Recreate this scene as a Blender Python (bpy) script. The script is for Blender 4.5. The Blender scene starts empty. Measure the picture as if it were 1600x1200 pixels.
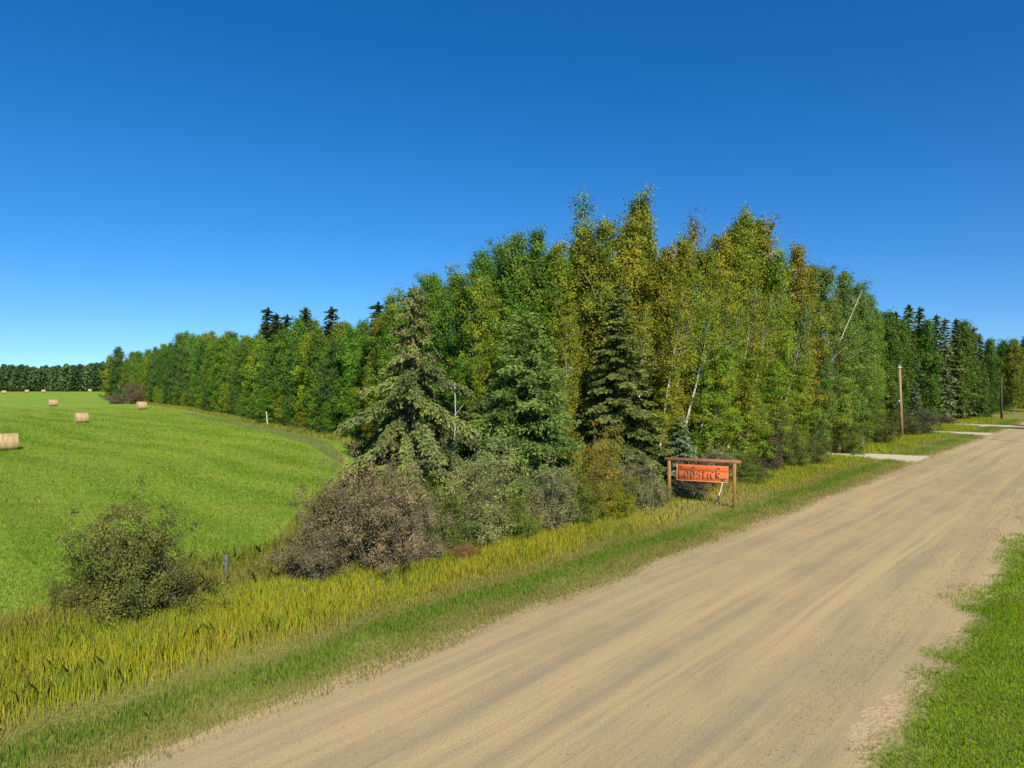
import bpy, math, random
import numpy as np
from mathutils import Vector
C = bpy.context.scene
COL = C.collection
R = math.radians
rng = np.random.default_rng(7)
random.seed(7)

# ------------------------------------------------------------------ camera
H = 7.2           # drone height over the road
F = 1081.0        # focal length in photo pixels (photo 1600 wide)
HY = 592.0        # horizon row in the photo
cam = bpy.data.cameras.new('camera'); camo = bpy.data.objects.new('camera', cam); COL.objects.link(camo)
cam.sensor_width = 36; cam.lens = 36 * F / 1600; cam.clip_end = 6000; cam.clip_start = .1
camo.location = (0, 0, H)
camo.rotation_euler = (R(90) - math.atan((600 - HY) / F), 0, 0)
C.camera = camo

# ------------------------------------------------------------------ light
SUN_EL, SUN_AZ = 37.0, 158.0          # azimuth clockwise from +Y (view direction): behind the camera, to its right
w = bpy.data.worlds.new('World'); C.world = w; w.use_nodes = True
nt = w.node_tree; nt.nodes.clear()
sky = nt.nodes.new('ShaderNodeTexSky'); sky.sky_type = 'NISHITA'; sky.sun_disc = False
sky.sun_elevation = R(SUN_EL); sky.sun_rotation = R(SUN_AZ)
sky.altitude = 800; sky.air_density = 1.0; sky.dust_density = 0.1; sky.ozone_density = 5.0
hs = nt.nodes.new('ShaderNodeHueSaturation'); hs.inputs['Saturation'].default_value = 1.3; hs.inputs['Value'].default_value = 1.0
hs.inputs['Hue'].default_value = 0.503
bg = nt.nodes.new('ShaderNodeBackground'); bg.inputs['Strength'].default_value = 0.1
wo = nt.nodes.new('ShaderNodeOutputWorld')
tcw = nt.nodes.new('ShaderNodeTexCoord'); mpw = nt.nodes.new('ShaderNodeMapping'); mpw.inputs['Location'].default_value = (0, 0, .065)   # the clear air near the horizon
nt.links.new(tcw.outputs['Generated'], mpw.inputs['Vector']); nt.links.new(mpw.outputs[0], sky.inputs['Vector'])
nt.links.new(sky.outputs[0], hs.inputs['Color']); nt.links.new(hs.outputs[0], bg.inputs['Color']); nt.links.new(bg.outputs[0], wo.inputs['Surface'])
sl = bpy.data.lights.new('sun', 'SUN'); sl.energy = 4.9; sl.angle = R(.53); sl.color = (1.0, .93, .82)
so = bpy.data.objects.new('sun', sl); COL.objects.link(so)
sd = Vector((math.sin(R(SUN_AZ)) * math.cos(R(SUN_EL)), math.cos(R(SUN_AZ)) * math.cos(R(SUN_EL)), math.sin(R(SUN_EL))))
so.rotation_euler = sd.to_track_quat('Z', 'Y').to_euler(); so.location = (40, -60, 60)
vs = C.view_settings; vs.view_transform = 'Standard'; vs.look = 'None'; vs.exposure = 0.55; vs.gamma = 1.0
C.cycles.max_bounces = 5; C.cycles.diffuse_bounces = 3; C.cycles.glossy_bounces = 2; C.cycles.transmission_bounces = 4
C.cycles.transparent_max_bounces = 4; C.cycles.caustics_reflective = False; C.cycles.caustics_refractive = False

# ------------------------------------------------------------------ frames of reference
D = np.array([.6702, .7422]); NL = np.array([-.7422, .6702])      # along the road / to its left
def P(u, v): return (u * D[0] + v * NL[0], u * D[1] + v * NL[1])
def UV(x, y): return (x * D[0] + y * D[1], x * NL[0] + y * NL[1])
def gx(px, z): return (px - 800) / F * z
def top_h(py, z): return H + (HY - py) * z / F

# ------------------------------------------------------------------ helpers
def tag(o, label=None, cat=None, group=None, kind=None):
    if label: o['label'] = label
    if cat: o['category'] = cat
    if group: o['group'] = group
    if kind: o['kind'] = kind
    return o
def empty(name, loc, rz=0, lean=0, s=(1, 1, 1)):
    o = bpy.data.objects.new(name, None); COL.objects.link(o); o.empty_display_size = .3
    o.location = loc; o.rotation_euler = (0, lean, rz); o.scale = s
    return o
def link(name, me, parent=None, mat=None, color=None):
    o = bpy.data.objects.new(name, me); COL.objects.link(o)
    if parent: o.parent = parent
    if mat and not me.materials: me.materials.append(mat)
    if color: o.color = (*color, 1)
    return o
def mesh_np(name, V, faces_n, idx, mat=None, face_attr=None, smooth=False):
    """V (N,3); faces_n: loop counts per face; idx: flat vertex indices"""
    me = bpy.data.meshes.new(name)
    V = np.asarray(V, dtype=np.float32); idx = np.asarray(idx, dtype=np.int32); fn = np.asarray(faces_n, dtype=np.int32)
    me.vertices.add(len(V)); me.vertices.foreach_set('co', V.ravel())
    me.loops.add(len(idx)); me.loops.foreach_set('vertex_index', idx)
    me.polygons.add(len(fn)); st = np.zeros(len(fn), dtype=np.int32); st[1:] = np.cumsum(fn)[:-1]
    me.polygons.foreach_set('loop_start', st)
    if smooth: me.polygons.foreach_set('use_smooth', np.ones(len(fn), dtype=bool))
    me.update(calc_edges=True)
    if face_attr:
        for k, arr in face_attr.items():
            arr = np.asarray(arr, dtype=np.float32)
            if arr.ndim == 1:
                a = me.attributes.new(k, 'FLOAT', 'FACE'); a.data.foreach_set('value', arr)
            else:
                a = me.attributes.new(k, 'FLOAT_VECTOR', 'FACE'); a.data.foreach_set('vector', arr.ravel())
    if mat: me.materials.append(mat)
    return me
def mesh_py(name, V, Fs, mat=None, smooth=False):
    return mesh_np(name, V, [len(f) for f in Fs], [i for f in Fs for i in f], mat, smooth=smooth)
class MB:
    def __init__(s): s.V = []; s.F = []
    def box(s, c, d, bevel=0.0, rot=None):
        x, y, z = [k / 2 for k in d]; b = min(bevel, x * .9, y * .9, z * .9); n = len(s.V)
        import itertools
        if b <= 0:
            pts = [(-x, -y, -z), (x, -y, -z), (x, y, -z), (-x, y, -z), (-x, -y, z), (x, -y, z), (x, y, z), (-x, y, z)]
            fs = [(0, 3, 2, 1), (4, 5, 6, 7), (0, 1, 5, 4), (1, 2, 6, 5), (2, 3, 7, 6), (3, 0, 4, 7)]
        else:
            pts = []; fs = []
            ring = lambda xx, yy, zz: [(-xx + b, -yy, zz), (xx - b, -yy, zz), (xx, -yy + b, zz), (xx, yy - b, zz), (xx - b, yy, zz), (-xx + b, yy, zz), (-xx, yy - b, zz), (-xx, -yy + b, zz)]
            pts += [(p[0] * (x - b) / x, p[1] * (y - b) / y, -z) for p in ring(x, y, 0)]
            pts += ring(x, y, -z + b); pts += ring(x, y, z - b)
            pts += [(p[0] * (x - b) / x, p[1] * (y - b) / y, z) for p in ring(x, y, 0)]
            fs.append(tuple(range(7, -1, -1))); fs.append(tuple(24 + i for i in range(8)))
            for r in range(3):
                for i in range(8): fs.append((r * 8 + i, r * 8 + (i + 1) % 8, r * 8 + 8 + (i + 1) % 8, r * 8 + 8 + i))
        for p in pts:
            v = Vector(p)
            if rot is not None: v = rot @ v
            s.V.append((v.x + c[0], v.y + c[1], v.z + c[2]))
        s.F += [tuple(n + i for i in f) for f in fs]
        return s
    def tube(s, pts, rad, n=8, cap=True):
        pts = [Vector(p) for p in pts]; b0 = len(s.V); up = Vector((.13, .21, .97))
        for i, p in enumerate(pts):
            t = (pts[min(i + 1, len(pts) - 1)] - pts[max(i - 1, 0)]).normalized()
            a = t.cross(up)
            if a.length < .05: a = t.cross(Vector((1, 0, 0)))
            a.normalize(); b = t.cross(a)
            for k in range(n):
                th = 2 * math.pi * k / n
                s.V.append(tuple(p + (a * math.cos(th) + b * math.sin(th)) * rad[i]))
        for i in range(len(pts) - 1):
            for k in range(n):
                q = b0 + i * n
                s.F.append((q + k, q + n + k, q + n + (k + 1) % n, q + (k + 1) % n))
        if cap:
            s.F.append(tuple(b0 + k for k in range(n))); e = b0 + (len(pts) - 1) * n
            s.F.append(tuple(e + k for k in range(n - 1, -1, -1)))
        return s
    def mesh(s, name, mat=None, smooth=False): return mesh_py(name, s.V, s.F, mat, smooth)

# ------------------------------------------------------------------ materials
def new_mat(name):
    m = bpy.data.materials.new(name); m.use_nodes = True; m.node_tree.nodes.clear(); return m, m.node_tree
class NT:
    def __init__(s, nt): s.nt = nt
    def n(s, t, **kw):
        nd = s.nt.nodes.new('ShaderNode' + t)
        for k, v in kw.items(): setattr(nd, k, v)
        return nd
    def l(s, a, b): s.nt.links.new(a, b)
    def math(s, op, a, b=None):
        nd = s.n('Math', operation=op)
        for i, q in enumerate((a, b)):
            if q is None: continue
            if isinstance(q, (int, float)): nd.inputs[i].default_value = q
            else: s.l(q, nd.inputs[i])
        return nd.outputs[0]
    def noise(s, vec, scale, detail=3, rough=.55, mscale=None):
        if mscale is not None:
            mp = s.n('Mapping'); mp.inputs['Scale'].default_value = mscale; s.l(vec, mp.inputs['Vector']); vec = mp.outputs[0]
        nd = s.n('TexNoise'); nd.inputs['Scale'].default_value = scale; nd.inputs['Detail'].default_value = detail; nd.inputs['Roughness'].default_value = rough
        s.l(vec, nd.inputs['Vector']); return nd.outputs['Fac']
    def ramp(s, fac, stops):
        nd = s.n('ValToRGB'); el = nd.color_ramp.elements
        while len(el) < len(stops): el.new(.5)
        for e, (p, c) in zip(el, stops): e.position = p; e.color = (*c, 1) if not isinstance(c, (int, float)) else (c, c, c, 1)
        s.l(fac, nd.inputs[0]); return nd.outputs[0]
    def mix(s, fac, a, b, typ='MIX'):
        nd = s.n('MixRGB', blend_type=typ)
        for i, q in enumerate((fac, a, b)):
            if isinstance(q, (int, float)): nd.inputs[i].default_value = q
            elif isinstance(q, tuple): nd.inputs[i].default_value = (*q, 1)
            else: s.l(q, nd.inputs[i])
        return nd.outputs[0]
    def vdot(s, vec, d):
        nd = s.n('VectorMath', operation='DOT_PRODUCT'); s.l(vec, nd.inputs[0]); nd.inputs[1].default_value = d; return nd.outputs['Value']
    def out(s, bsdf): o = s.n('OutputMaterial'); s.l(bsdf, o.inputs['Surface'])
    def principled(s, color, rough=.8, spec=.3, bump=None, bstr=.4, bdist=.05):
        p = s.n('BsdfPrincipled')
        if isinstance(color, tuple): p.inputs['Base Color'].default_value = (*color, 1)
        else: s.l(color, p.inputs['Base Color'])
        p.inputs['Roughness'].default_value = rough; p.inputs['Specular IOR Level'].default_value = spec
        if bump is not None:
            b = s.n('Bump'); b.inputs['Strength'].default_value = bstr; b.inputs['Distance'].default_value = bdist; s.l(bump, b.inputs['Height']); s.l(b.outputs[0], p.inputs['Normal'])
        s.out(p.outputs[0]); return p

def leaf_material(name, tr=.3, gloss=.05, yel=(1.38, 1.1, .7), patch=(.66, .96, 1.15)):
    """colour comes from the tree's own object colour, varied leaf by leaf (attribute tint)"""
    m, t = new_mat(name); q = NT(t)
    oi = q.n('ObjectInfo'); at = q.n('Attribute', attribute_name='tint')
    f = at.outputs['Fac']
    br = q.ramp(f, [(0, .45), (.5, .95), (1, 1.6)])
    tco = q.n('TexCoord'); ad = q.n('VectorMath', operation='ADD'); q.l(tco.outputs['Object'], ad.inputs[0]); q.l(q.math('MULTIPLY', oi.outputs['Random'], 50.0), ad.inputs[1])
    pn = q.noise(ad.outputs[0], .45, 3, .6)
    oc = q.mix(q.ramp(pn, [(.42, 0.), (.62, 1.)]), oi.outputs['Color'], q.mix(1, oi.outputs['Color'], patch, 'MULTIPLY'))
    c = q.mix(1, oc, br, 'MULTIPLY')
    yf = q.math('MULTIPLY', q.math('POWER', f, 6.0), .75)
    yc = q.mix(1, c, yel, 'MULTIPLY')
    c = q.mix(yf, c, yc)
    d = q.n('BsdfDiffuse'); tl = q.n('BsdfTranslucent'); g = q.n('BsdfGlossy'); g.inputs['Roughness'].default_value = .7
    q.l(c, d.inputs['Color']); q.l(c, tl.inputs['Color'])
    m1 = q.n('MixShader'); m1.inputs[0].default_value = tr; q.l(d.outputs[0], m1.inputs[1]); q.l(tl.outputs[0], m1.inputs[2])
    m2 = q.n('MixShader'); m2.inputs[0].default_value = gloss; q.l(m1.outputs[0], m2.inputs[1]); q.l(g.outputs[0], m2.inputs[2])
    q.out(m2.outputs[0]); return m
def blade_material(name):
    m, t = new_mat(name); q = NT(t)
    at = q.n('Attribute', attribute_name='col')
    d = q.n('BsdfDiffuse'); tl = q.n('BsdfTranslucent')
    q.l(at.outputs['Vector'], d.inputs['Color']); q.l(at.outputs['Vector'], tl.inputs['Color'])
    m1 = q.n('MixShader'); m1.inputs[0].default_value = .42; q.l(d.outputs[0], m1.inputs[1]); q.l(tl.outputs[0], m1.inputs[2])
    q.out(m1.outputs[0]); return m
M = {}
M['leaf'] = leaf_material('aspen_leaves', .27, .012)
M['needle'] = leaf_material('spruce_needles', .12, .0, (1.3, 1.15, .9), (.85, .9, 1.1))
M['shrubleaf'] = leaf_material('shrub_leaves', .22, .0, (1.35, 1.1, .8), (.72, .86, .8))
M['blade'] = blade_material('grass_blades')

def mk_bark():
    m, t = new_mat('aspen_bark'); q = NT(t); tc = q.n('TexCoord'); g = tc.outputs['Object']
    n1 = q.noise(g, 3, 4, .7, (1, 1, 2.2)); n2 = q.noise(g, .5, 2)
    c = q.ramp(n1, [(.3, (.06, .055, .045)), (.42, (.42, .40, .34)), (.7, (.62, .59, .5))])
    c = q.mix(q.ramp(n2, [(.4, 0.), (.7, .5)]), c, (.30, .29, .2))
    q.principled(c, .8, .2, n1, .3, .02); return m
def mk_dbark():
    m, t = new_mat('spruce_bark'); q = NT(t); tc = q.n('TexCoord'); g = tc.outputs['Object']
    n1 = q.noise(g, 4, 4, .7, (1, 1, .4))
    c = q.ramp(n1, [(.3, (.07, .05, .035)), (.7, (.25, .19, .14))])
    q.principled(c, .9, .2, n1, .6, .03); return m
def mk_twig(col, name):
    m, t = new_mat(name); q = NT(t); tc = q.n('TexCoord')
    n1 = q.noise(tc.outputs['Object'], 8, 2)
    q.principled(q.ramp(n1, [(.3, tuple(c * .6 for c in col)), (.7, col)]), .85, .2); return m
M['bark'] = mk_bark(); M['dbark'] = mk_dbark(); M['twig'] = mk_twig((.16, .13, .11), 'shrub_twigs'); M['snag'] = mk_twig((.5, .47, .42), 'bare_wood')

def mk_road():
    m, t = new_mat('road_gravel'); q = NT(t); tc = q.n('TexCoord'); g = tc.outputs['Object']   # object x runs along the road
    warp = q.noise(g, .06, 2, .5, (1, 2, 1))
    sep = q.n('SeparateXYZ'); q.l(g, sep.inputs[0])
    yw = q.math('ADD', sep.outputs['Y'], q.math('MULTIPLY', warp, .9))
    cb = q.n('CombineXYZ'); q.l(q.math('MULTIPLY', sep.outputs['X'], .035), cb.inputs[0]); q.l(yw, cb.inputs[1])
    s1 = q.noise(cb.outputs[0], .75, 3, .6)
    s2 = q.noise(cb.outputs[0], 2.6, 3, .65)
    cb2 = q.n('CombineXYZ'); q.l(q.math('MULTIPLY', sep.outputs['X'], .1), cb2.inputs[0]); q.l(yw, cb2.inputs[1])
    s3 = q.noise(cb2.outputs[0], 9., 3, .7)
    blot = q.noise(g, .35, 4, .6); fine = q.noise(g, 22, 3, .7); gr = q.noise(g, 70, 2, .6)
    c = q.ramp(s1, [(.33, (.365, .274, .145)), (.5, (.425, .316, .158)), (.62, (.475, .350, .171))])
    c = q.mix(q.ramp(s2, [(.40, .55), (.56, 0.)]), c, (.29, .228, .135))
    c = q.mix(q.ramp(s3, [(.55, 0.), (.8, .22)]), c, (.52, .39, .22))
    c = q.mix(q.ramp(blot, [(.42, 0.), (.7, .6)]), c, (.48, .350, .168))
    for vv, wd_, st_ in ((6.3, .45, .5), (8.0, .3, .3), (9.1, .35, .55), (10.7, .4, .7), (12.6, .4, .45)):      # worn wheel tracks
        dv = q.math('ABSOLUTE', q.math('SUBTRACT', q.math('ADD', yw, -.45), vv))
        brk = q.noise(g, .11, 3, .6, (1, 3, 1))
        c = q.mix(q.math('MULTIPLY', q.ramp(dv, [(0., st_), (wd_, 0.)]), q.ramp(brk, [(.35, .25), (.6, 1.)])), c, (.262, .222, .150))
    c = q.mix(1, c, q.ramp(fine, [(.25, .62), (.5, 1.), (.78, 1.22)]), 'MULTIPLY')
    c = q.mix(q.ramp(gr, [(.66, 0.), (.72, .5)]), c, (.25, .2, .14))
    q.principled(c, .95, .15, q.math('ADD', q.math('MULTIPLY', fine, .6), q.math('ADD', gr, q.math('MULTIPLY', s3, .8))), .55, .03); return m
def mk_ground():
    m, t = new_mat('weedy_soil'); q = NT(t); tc = q.n('TexCoord'); g = tc.outputs['Object']
    a = q.noise(g, .25, 4); b = q.noise(g, 4, 4, .7)
    c = q.ramp(a, [(.35, (.09, .085, .03)), (.65, (.11, .12, .03))])
    c = q.mix(1, c, q.ramp(b, [(.3, .55), (.7, 1.4)]), 'MULTIPLY')
    q.principled(c, .95, .1, b, .8, .1); return m
def mk_field():
    m, t = new_mat('mown_hayfield'); q = NT(t); tc = q.n('TexCoord'); g = tc.outputs['Object']
    a = q.noise(g, .035, 3, .5); st = q.noise(g, .35, 3, .6, (.35, 2.2, 1)); b = q.noise(g, 1.6, 4, .7); f = q.noise(g, 9, 3, .7)
    pat = q.noise(g, .22, 4, .65)
    row = q.math('SINE', q.math('ADD', q.math('MULTIPLY', q.vdot(g, (.69, .72, 0)), 1.05), q.math('MULTIPLY', q.noise(g, .05, 2), 7.0)))
    c = q.ramp(a, [(.35, (.165, .280, .017)), (.65, (.22, .33, .025))])
    c = q.mix(q.ramp(pat, [(.52, 0.), (.72, .55)]), c, (.27, .33, .04))
    c = q.mix(q.ramp(st, [(.5, 0.), (.75, .45)]), c, (.25, .32, .036))
    c = q.mix(q.ramp(row, [(.0, 0.), (.75, .42)]), c, (.29, .36, .05))
    c = q.mix(1, c, q.ramp(b, [(.28, .68), (.5, 1.), (.75, 1.25)]), 'MULTIPLY')
    c = q.mix(1, c, q.ramp(f, [(.28, .62), (.5, 1.), (.75, 1.3)]), 'MULTIPLY')
    q.principled(c, .9, .15, q.math('ADD', b, f), .9, .12); return m
def mk_verge(edge):
    """edge: v of the road edge. bands run along the road"""
    m, t = new_mat('verge_soil'); q = NT(t); tc = q.n('TexCoord'); g = tc.outputs['Object']
    a = q.noise(g, 1.2, 4, .7); b = q.noise(g, 8, 4, .7)
    c = q.ramp(a, [(.3, (.26, .22, .07)), (.5, (.20, .20, .04)), (.7, (.15, .18, .025))] if edge > 10 else [(.3, (.17, .17, .04)), (.7, (.16, .21, .025))])
    c = q.mix(1, c, q.ramp(b, [(.3, .6), (.7, 1.35)]), 'MULTIPLY')
    sep = q.n('SeparateXYZ'); q.l(g, sep.inputs[0])
    dist = q.math('ABSOLUTE', q.math('SUBTRACT', sep.outputs['Y'], edge))
    e = q.math('ADD', dist, q.math('MULTIPLY', q.math('SUBTRACT', q.noise(g, .9, 5, .75, (.5, 1.5, 1)), .5), 2.2))
    c = q.mix(q.ramp(e, [(.15, 1.), (.75, 0.)]), c, q.mix(1, (.46, .335, .18), q.ramp(b, [(.3, .8), (.7, 1.15)]), 'MULTIPLY'))
    q.principled(c, .95, .1, q.math('ADD', a, b), .8, .06); return m
def mk_drive():
    m, t = new_mat('driveway_sand'); q = NT(t); tc = q.n('TexCoord'); g = tc.outputs['Object']
    a = q.noise(g, 1.2, 4, .7); b = q.noise(g, 15, 3, .7)
    c = q.ramp(a, [(.3, (.42, .36, .22)), (.7, (.62, .55, .38))]); c = q.mix(1, c, q.ramp(b, [(.3, .8), (.7, 1.15)]), 'MULTIPLY')
    q.principled(c, .95, .1, b, .5, .03); return m
def mk_track():
    m, t = new_mat('wheel_track'); q = NT(t); tc = q.n('TexCoord'); g = tc.outputs['Object']
    a = q.noise(g, .8, 4, .7); b = q.noise(g, 6, 3, .7)
    c = q.ramp(a, [(.3, (.10, .14, .03)), (.7, (.17, .19, .06))]); c = q.mix(1, c, q.ramp(b, [(.3, .7), (.7, 1.3)]), 'MULTIPLY')
    q.principled(c, .95, .1, b, .6, .05); return m
M['road'] = mk_road(); M['ground'] = mk_ground(); M['field'] = mk_field(); M['verge_l'] = mk_verge(13.8); M['verge_r'] = mk_verge(4.1); M['drive'] = mk_drive(); M['track'] = mk_track()

# ------------------------------------------------------------------ ground sheets
RA = math.atan2(D[1], D[0])
def sheet(name, pts, z, mat, label=None, rot=0.0, kind='structure'):
    me = mesh_py(name, [(x, y, 0) for x, y in pts], [tuple(range(len(pts)))], mat)
    o = link(name, me); o.location = (0, 0, z)
    tag(o, kind=kind); return o
def strip(name, u0, u1, vs0, vs1, z, mat, n=1, wob=0.0, wob0=None):
    """a strip along the road in road coordinates (object rotated so x = along)"""
    us = np.linspace(u0, u1, n + 1); V = []; Fs = []
    for i, u in enumerate(us):
        j0 = (wob if wob0 is None else wob0) * (math.sin(u * .9) * .5 + math.sin(u * .37 + 2) * .7 + random.uniform(-.5, .5)); j1 = wob * (math.sin(u * .8 + 1) * .5 + math.sin(u * .29) * .7 + random.uniform(-.5, .5))
        V += [(u, vs0 + j0, 0), (u, vs1 + j1, 0)]
    for i in range(n): Fs.append((2 * i, 2 * i + 2, 2 * i + 3, 2 * i + 1))
    o = link(name, mesh_py(name, V, Fs, mat)); o.location = (0, 0, z); o.rotation_euler = (0, 0, RA); tag(o, kind='structure'); return o
sheet('ground', [(-4000, -600), (4000, -600), (4000, 5000), (-4000, 5000)], 0, M['ground'])
# wood edge along the field, as seen from the drone
FE = [(-9.3, 23.0), (-10.6, 30), (-11.8, 40), (-12.4, 52), (-19.5, 80), (-38.5, 108), (-76, 163), (-136, 236), (-150, 252)]
fe_far = [(-128, 300), (-110, 392), (-60, 392)]
V0 = 23.3
sheet('hay_field', [P(-60, V0), P(9.5, V0)] + [(-9.9, 25)] + [(a + 4 if b < 100 else a + 1, b) for a, b in FE[1:]] + fe_far + [(-60, 392), (-700, 392), (-700, 40)], .004, M['field'])
strip('road', -60, 420, 3.9, 14.0, .012, M['road'], 1400, .08, .32)
strip('road_verge', -60, 420, 13.5, 22.9, .008, M['verge_l'])
strip('lawn', -60, 420, -60, 4.9, .008, M['verge_r'])
def band(name, pts, half, z, mat):
    V = []; Fs = []
    for i, p in enumerate(pts):
        a = np.array(pts[max(i - 1, 0)]); b = np.array(pts[min(i + 1, len(pts) - 1)]); t = (b - a) / np.linalg.norm(b - a); n = np.array([-t[1], t[0]]); h = half[i] if isinstance(half, (list, tuple)) else half
        q0 = np.array(p) - n * h; q1 = np.array(p) + n * h; V += [(q0[0], q0[1], 0), (q1[0], q1[1], 0)]
    for i in range(len(pts) - 1): Fs.append((2 * i, 2 * i + 2, 2 * i + 3, 2 * i + 1))
    o = link(name, mesh_py(name, V, Fs, mat)); o.location = (0, 0, z); tag(o, kind='structure'); return o
band('field_track', [(-13.6, 52), (-15.6, 62), (-21, 76), (-31, 93), (-44, 112), (-58, 131), (-72, 150)], [.05, .5, 1.2, 1.6, 1.7, 1.4, .3], .010, M['track'])
def drive(u, v1, h0, h1, bend=0.0):
    pts = [P(u - .0, 14.1), P(u, 15.6), P(u + bend * .3, 18.5), P(u + bend, v1)]
    return band('driveway', pts, [h0 * 1.9, h0 * 1.25, h0, h1], .016, M['drive'])
drive(70.5, 27, 2.3, 1.9, -1); drive(108, 24.5, 2.2, 1.6, 0); drive(127.5, 34, 2.8, 2.4, 3)

# ------------------------------------------------------------------ foliage generators (numpy)
def norm(a): return a / np.maximum(np.linalg.norm(a, axis=-1, keepdims=True), 1e-9)
def quads(Cn, A, B):
    """diamond leaf: centre, half length vector, half width vector"""
    V = np.stack([Cn - A, Cn + B, Cn + A, Cn - B], 1).reshape(-1, 3)
    n = len(Cn); return V, np.full(n, 4), np.arange(4 * n)
def leaf_cloud(Cn, size, g, asp=.75, up=.2, out=None):
    n = len(Cn)
    nrm = g.normal(size=(n, 3)); nrm[:, 2] = nrm[:, 2] * .8 + up
    if out is not None: nrm += out
    nrm = norm(nrm); r = norm(g.normal(size=(n, 3))); A = norm(np.cross(nrm, r)); B = np.cross(nrm, A)
    s = size * g.uniform(.7, 1.3, (n, 1))
    return A * s, B * s * asp
def aspen_mesh(seed, h, r, base, nleaf, lsize, top=.6, nb=85, clump=.25, low=.5):
    g = np.random.default_rng(seed)
    # trunk
    nz = 12; zz = np.linspace(0, h * .97, nz); wx = np.cumsum(g.normal(0, .05, nz)) * h / 16; wy = np.cumsum(g.normal(0, .05, nz)) * h / 16
    r0 = .0085 * h + .02
    tr = MB(); tr.tube([(wx[i], wy[i], zz[i]) for i in range(nz)], [max(r0 * (1 - i / (nz - 1)) ** .8, .012) for i in range(nz)], 7)
    cs = []; ws = []; pk = []
    for b in range(nb):
        t = base + (1 - base) * (b + g.uniform(0, 1)) / nb
        tt = (t - base) / (1 - base)
        prof = (low + (1 - low) * min(tt / .35, 1)) * (1 - max(tt - .35, 0) / .65 * (1 - .10)) ** top
        L = r * prof * g.uniform(.55, 1.15) + .15
        az = b * 2.39996 + g.uniform(-.5, .5); el = R(15 + 45 * tt + g.uniform(-15, 20))
        z0 = t * h * .97; ix = np.interp(z0, zz, wx); iy = np.interp(z0, zz, wy)
        d = np.array([math.cos(az) * math.cos(el), math.sin(az) * math.cos(el), math.sin(el)])
        p0 = np.array([ix, iy, z0]); p1 = p0 + d * L * .55; p2 = p0 + d * L + np.array([0, 0, L * .12])
        if p2[2] > h: p2[2] = h - g.uniform(0, .3)
        if L > .5: tr.tube([tuple(p0), tuple(p1), tuple(p2)], [.012 + .012 * L, .008 + .007 * L, .006], 4, False)
        k = max(2, int(3 + L * 3.2)); pk.append(k)
        for j in range(k):
            s = g.uniform(.3, 1.05); c = p0 + (p2 - p0) * s + g.normal(0, .16 + .10 * L, 3) * (1, 1, .8)
            cs.append(c); ws.append(g.uniform(.4, 1.4) * (1 if tt < .85 else .6))
    cs = np.array(cs); ws = np.array(ws)
    for q in range(int(7 + r * 2)):      # thin shoots that break the outline of the top
        t0 = g.uniform(.62, .93); a_ = g.uniform(0, 6.28); rr_ = r * (1 - t0) * g.uniform(.5, 1.6) + .15; ln_ = g.uniform(.8, 1.7); zt = min(t0 * h + ln_, h * 1.01)
        b_ = np.array([np.interp(t0 * h, zz, wx), np.interp(t0 * h, zz, wy), t0 * h - .6]); e_ = np.array([b_[0] + rr_ * math.cos(a_), b_[1] + rr_ * math.sin(a_), zt])
        tr.tube([tuple(b_), tuple(b_ * .5 + e_ * .5 + (0, 0, -.15)), tuple(e_)], [.02, .013, .005], 4, False)
        pts_ = np.array([b_ + (e_ - b_) * f_ + g.normal(0, .10, 3) for f_ in np.linspace(.45, 1.0, 7)]); cs = np.vstack([cs, pts_]); ws = np.append(ws, np.linspace(.35, .12, 7))
    for q in range(5):      # wispy leader
        cs = np.vstack([cs, [wx[-1] + g.normal(0, .15), wy[-1] + g.normal(0, .15), h * (.90 + .1 * q / 4)]]); ws = np.append(ws, .22)
    cnt = np.maximum((ws / ws.sum() * nleaf).astype(int), 1); ci = np.repeat(np.arange(len(cs)), cnt)
    pos = cs[ci] + g.normal(0, clump, (len(ci), 3)) * g.uniform(.3, 1.1, (len(ci), 1)); pos[:, 2] = np.maximum(pos[:, 2], .15)
    ctr = np.array([np.interp(pos[:, 2], zz, wx), np.interp(pos[:, 2], zz, wy), pos[:, 2] - .6]).T
    A, B = leaf_cloud(pos, lsize, g, .8, .15, norm(pos - ctr) * 1.1)
    ct = g.uniform(0, 1, len(cs)); tint = np.clip(ct[ci] * .65 + g.uniform(0, .42, len(ci)), 0, 1)
    V, fn, ix = quads(pos, A, B)
    return tr.mesh('aspen_trunk', M['bark'], True), mesh_np('aspen_crown', V, fn, ix, M['leaf'], {'tint': tint})

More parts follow.
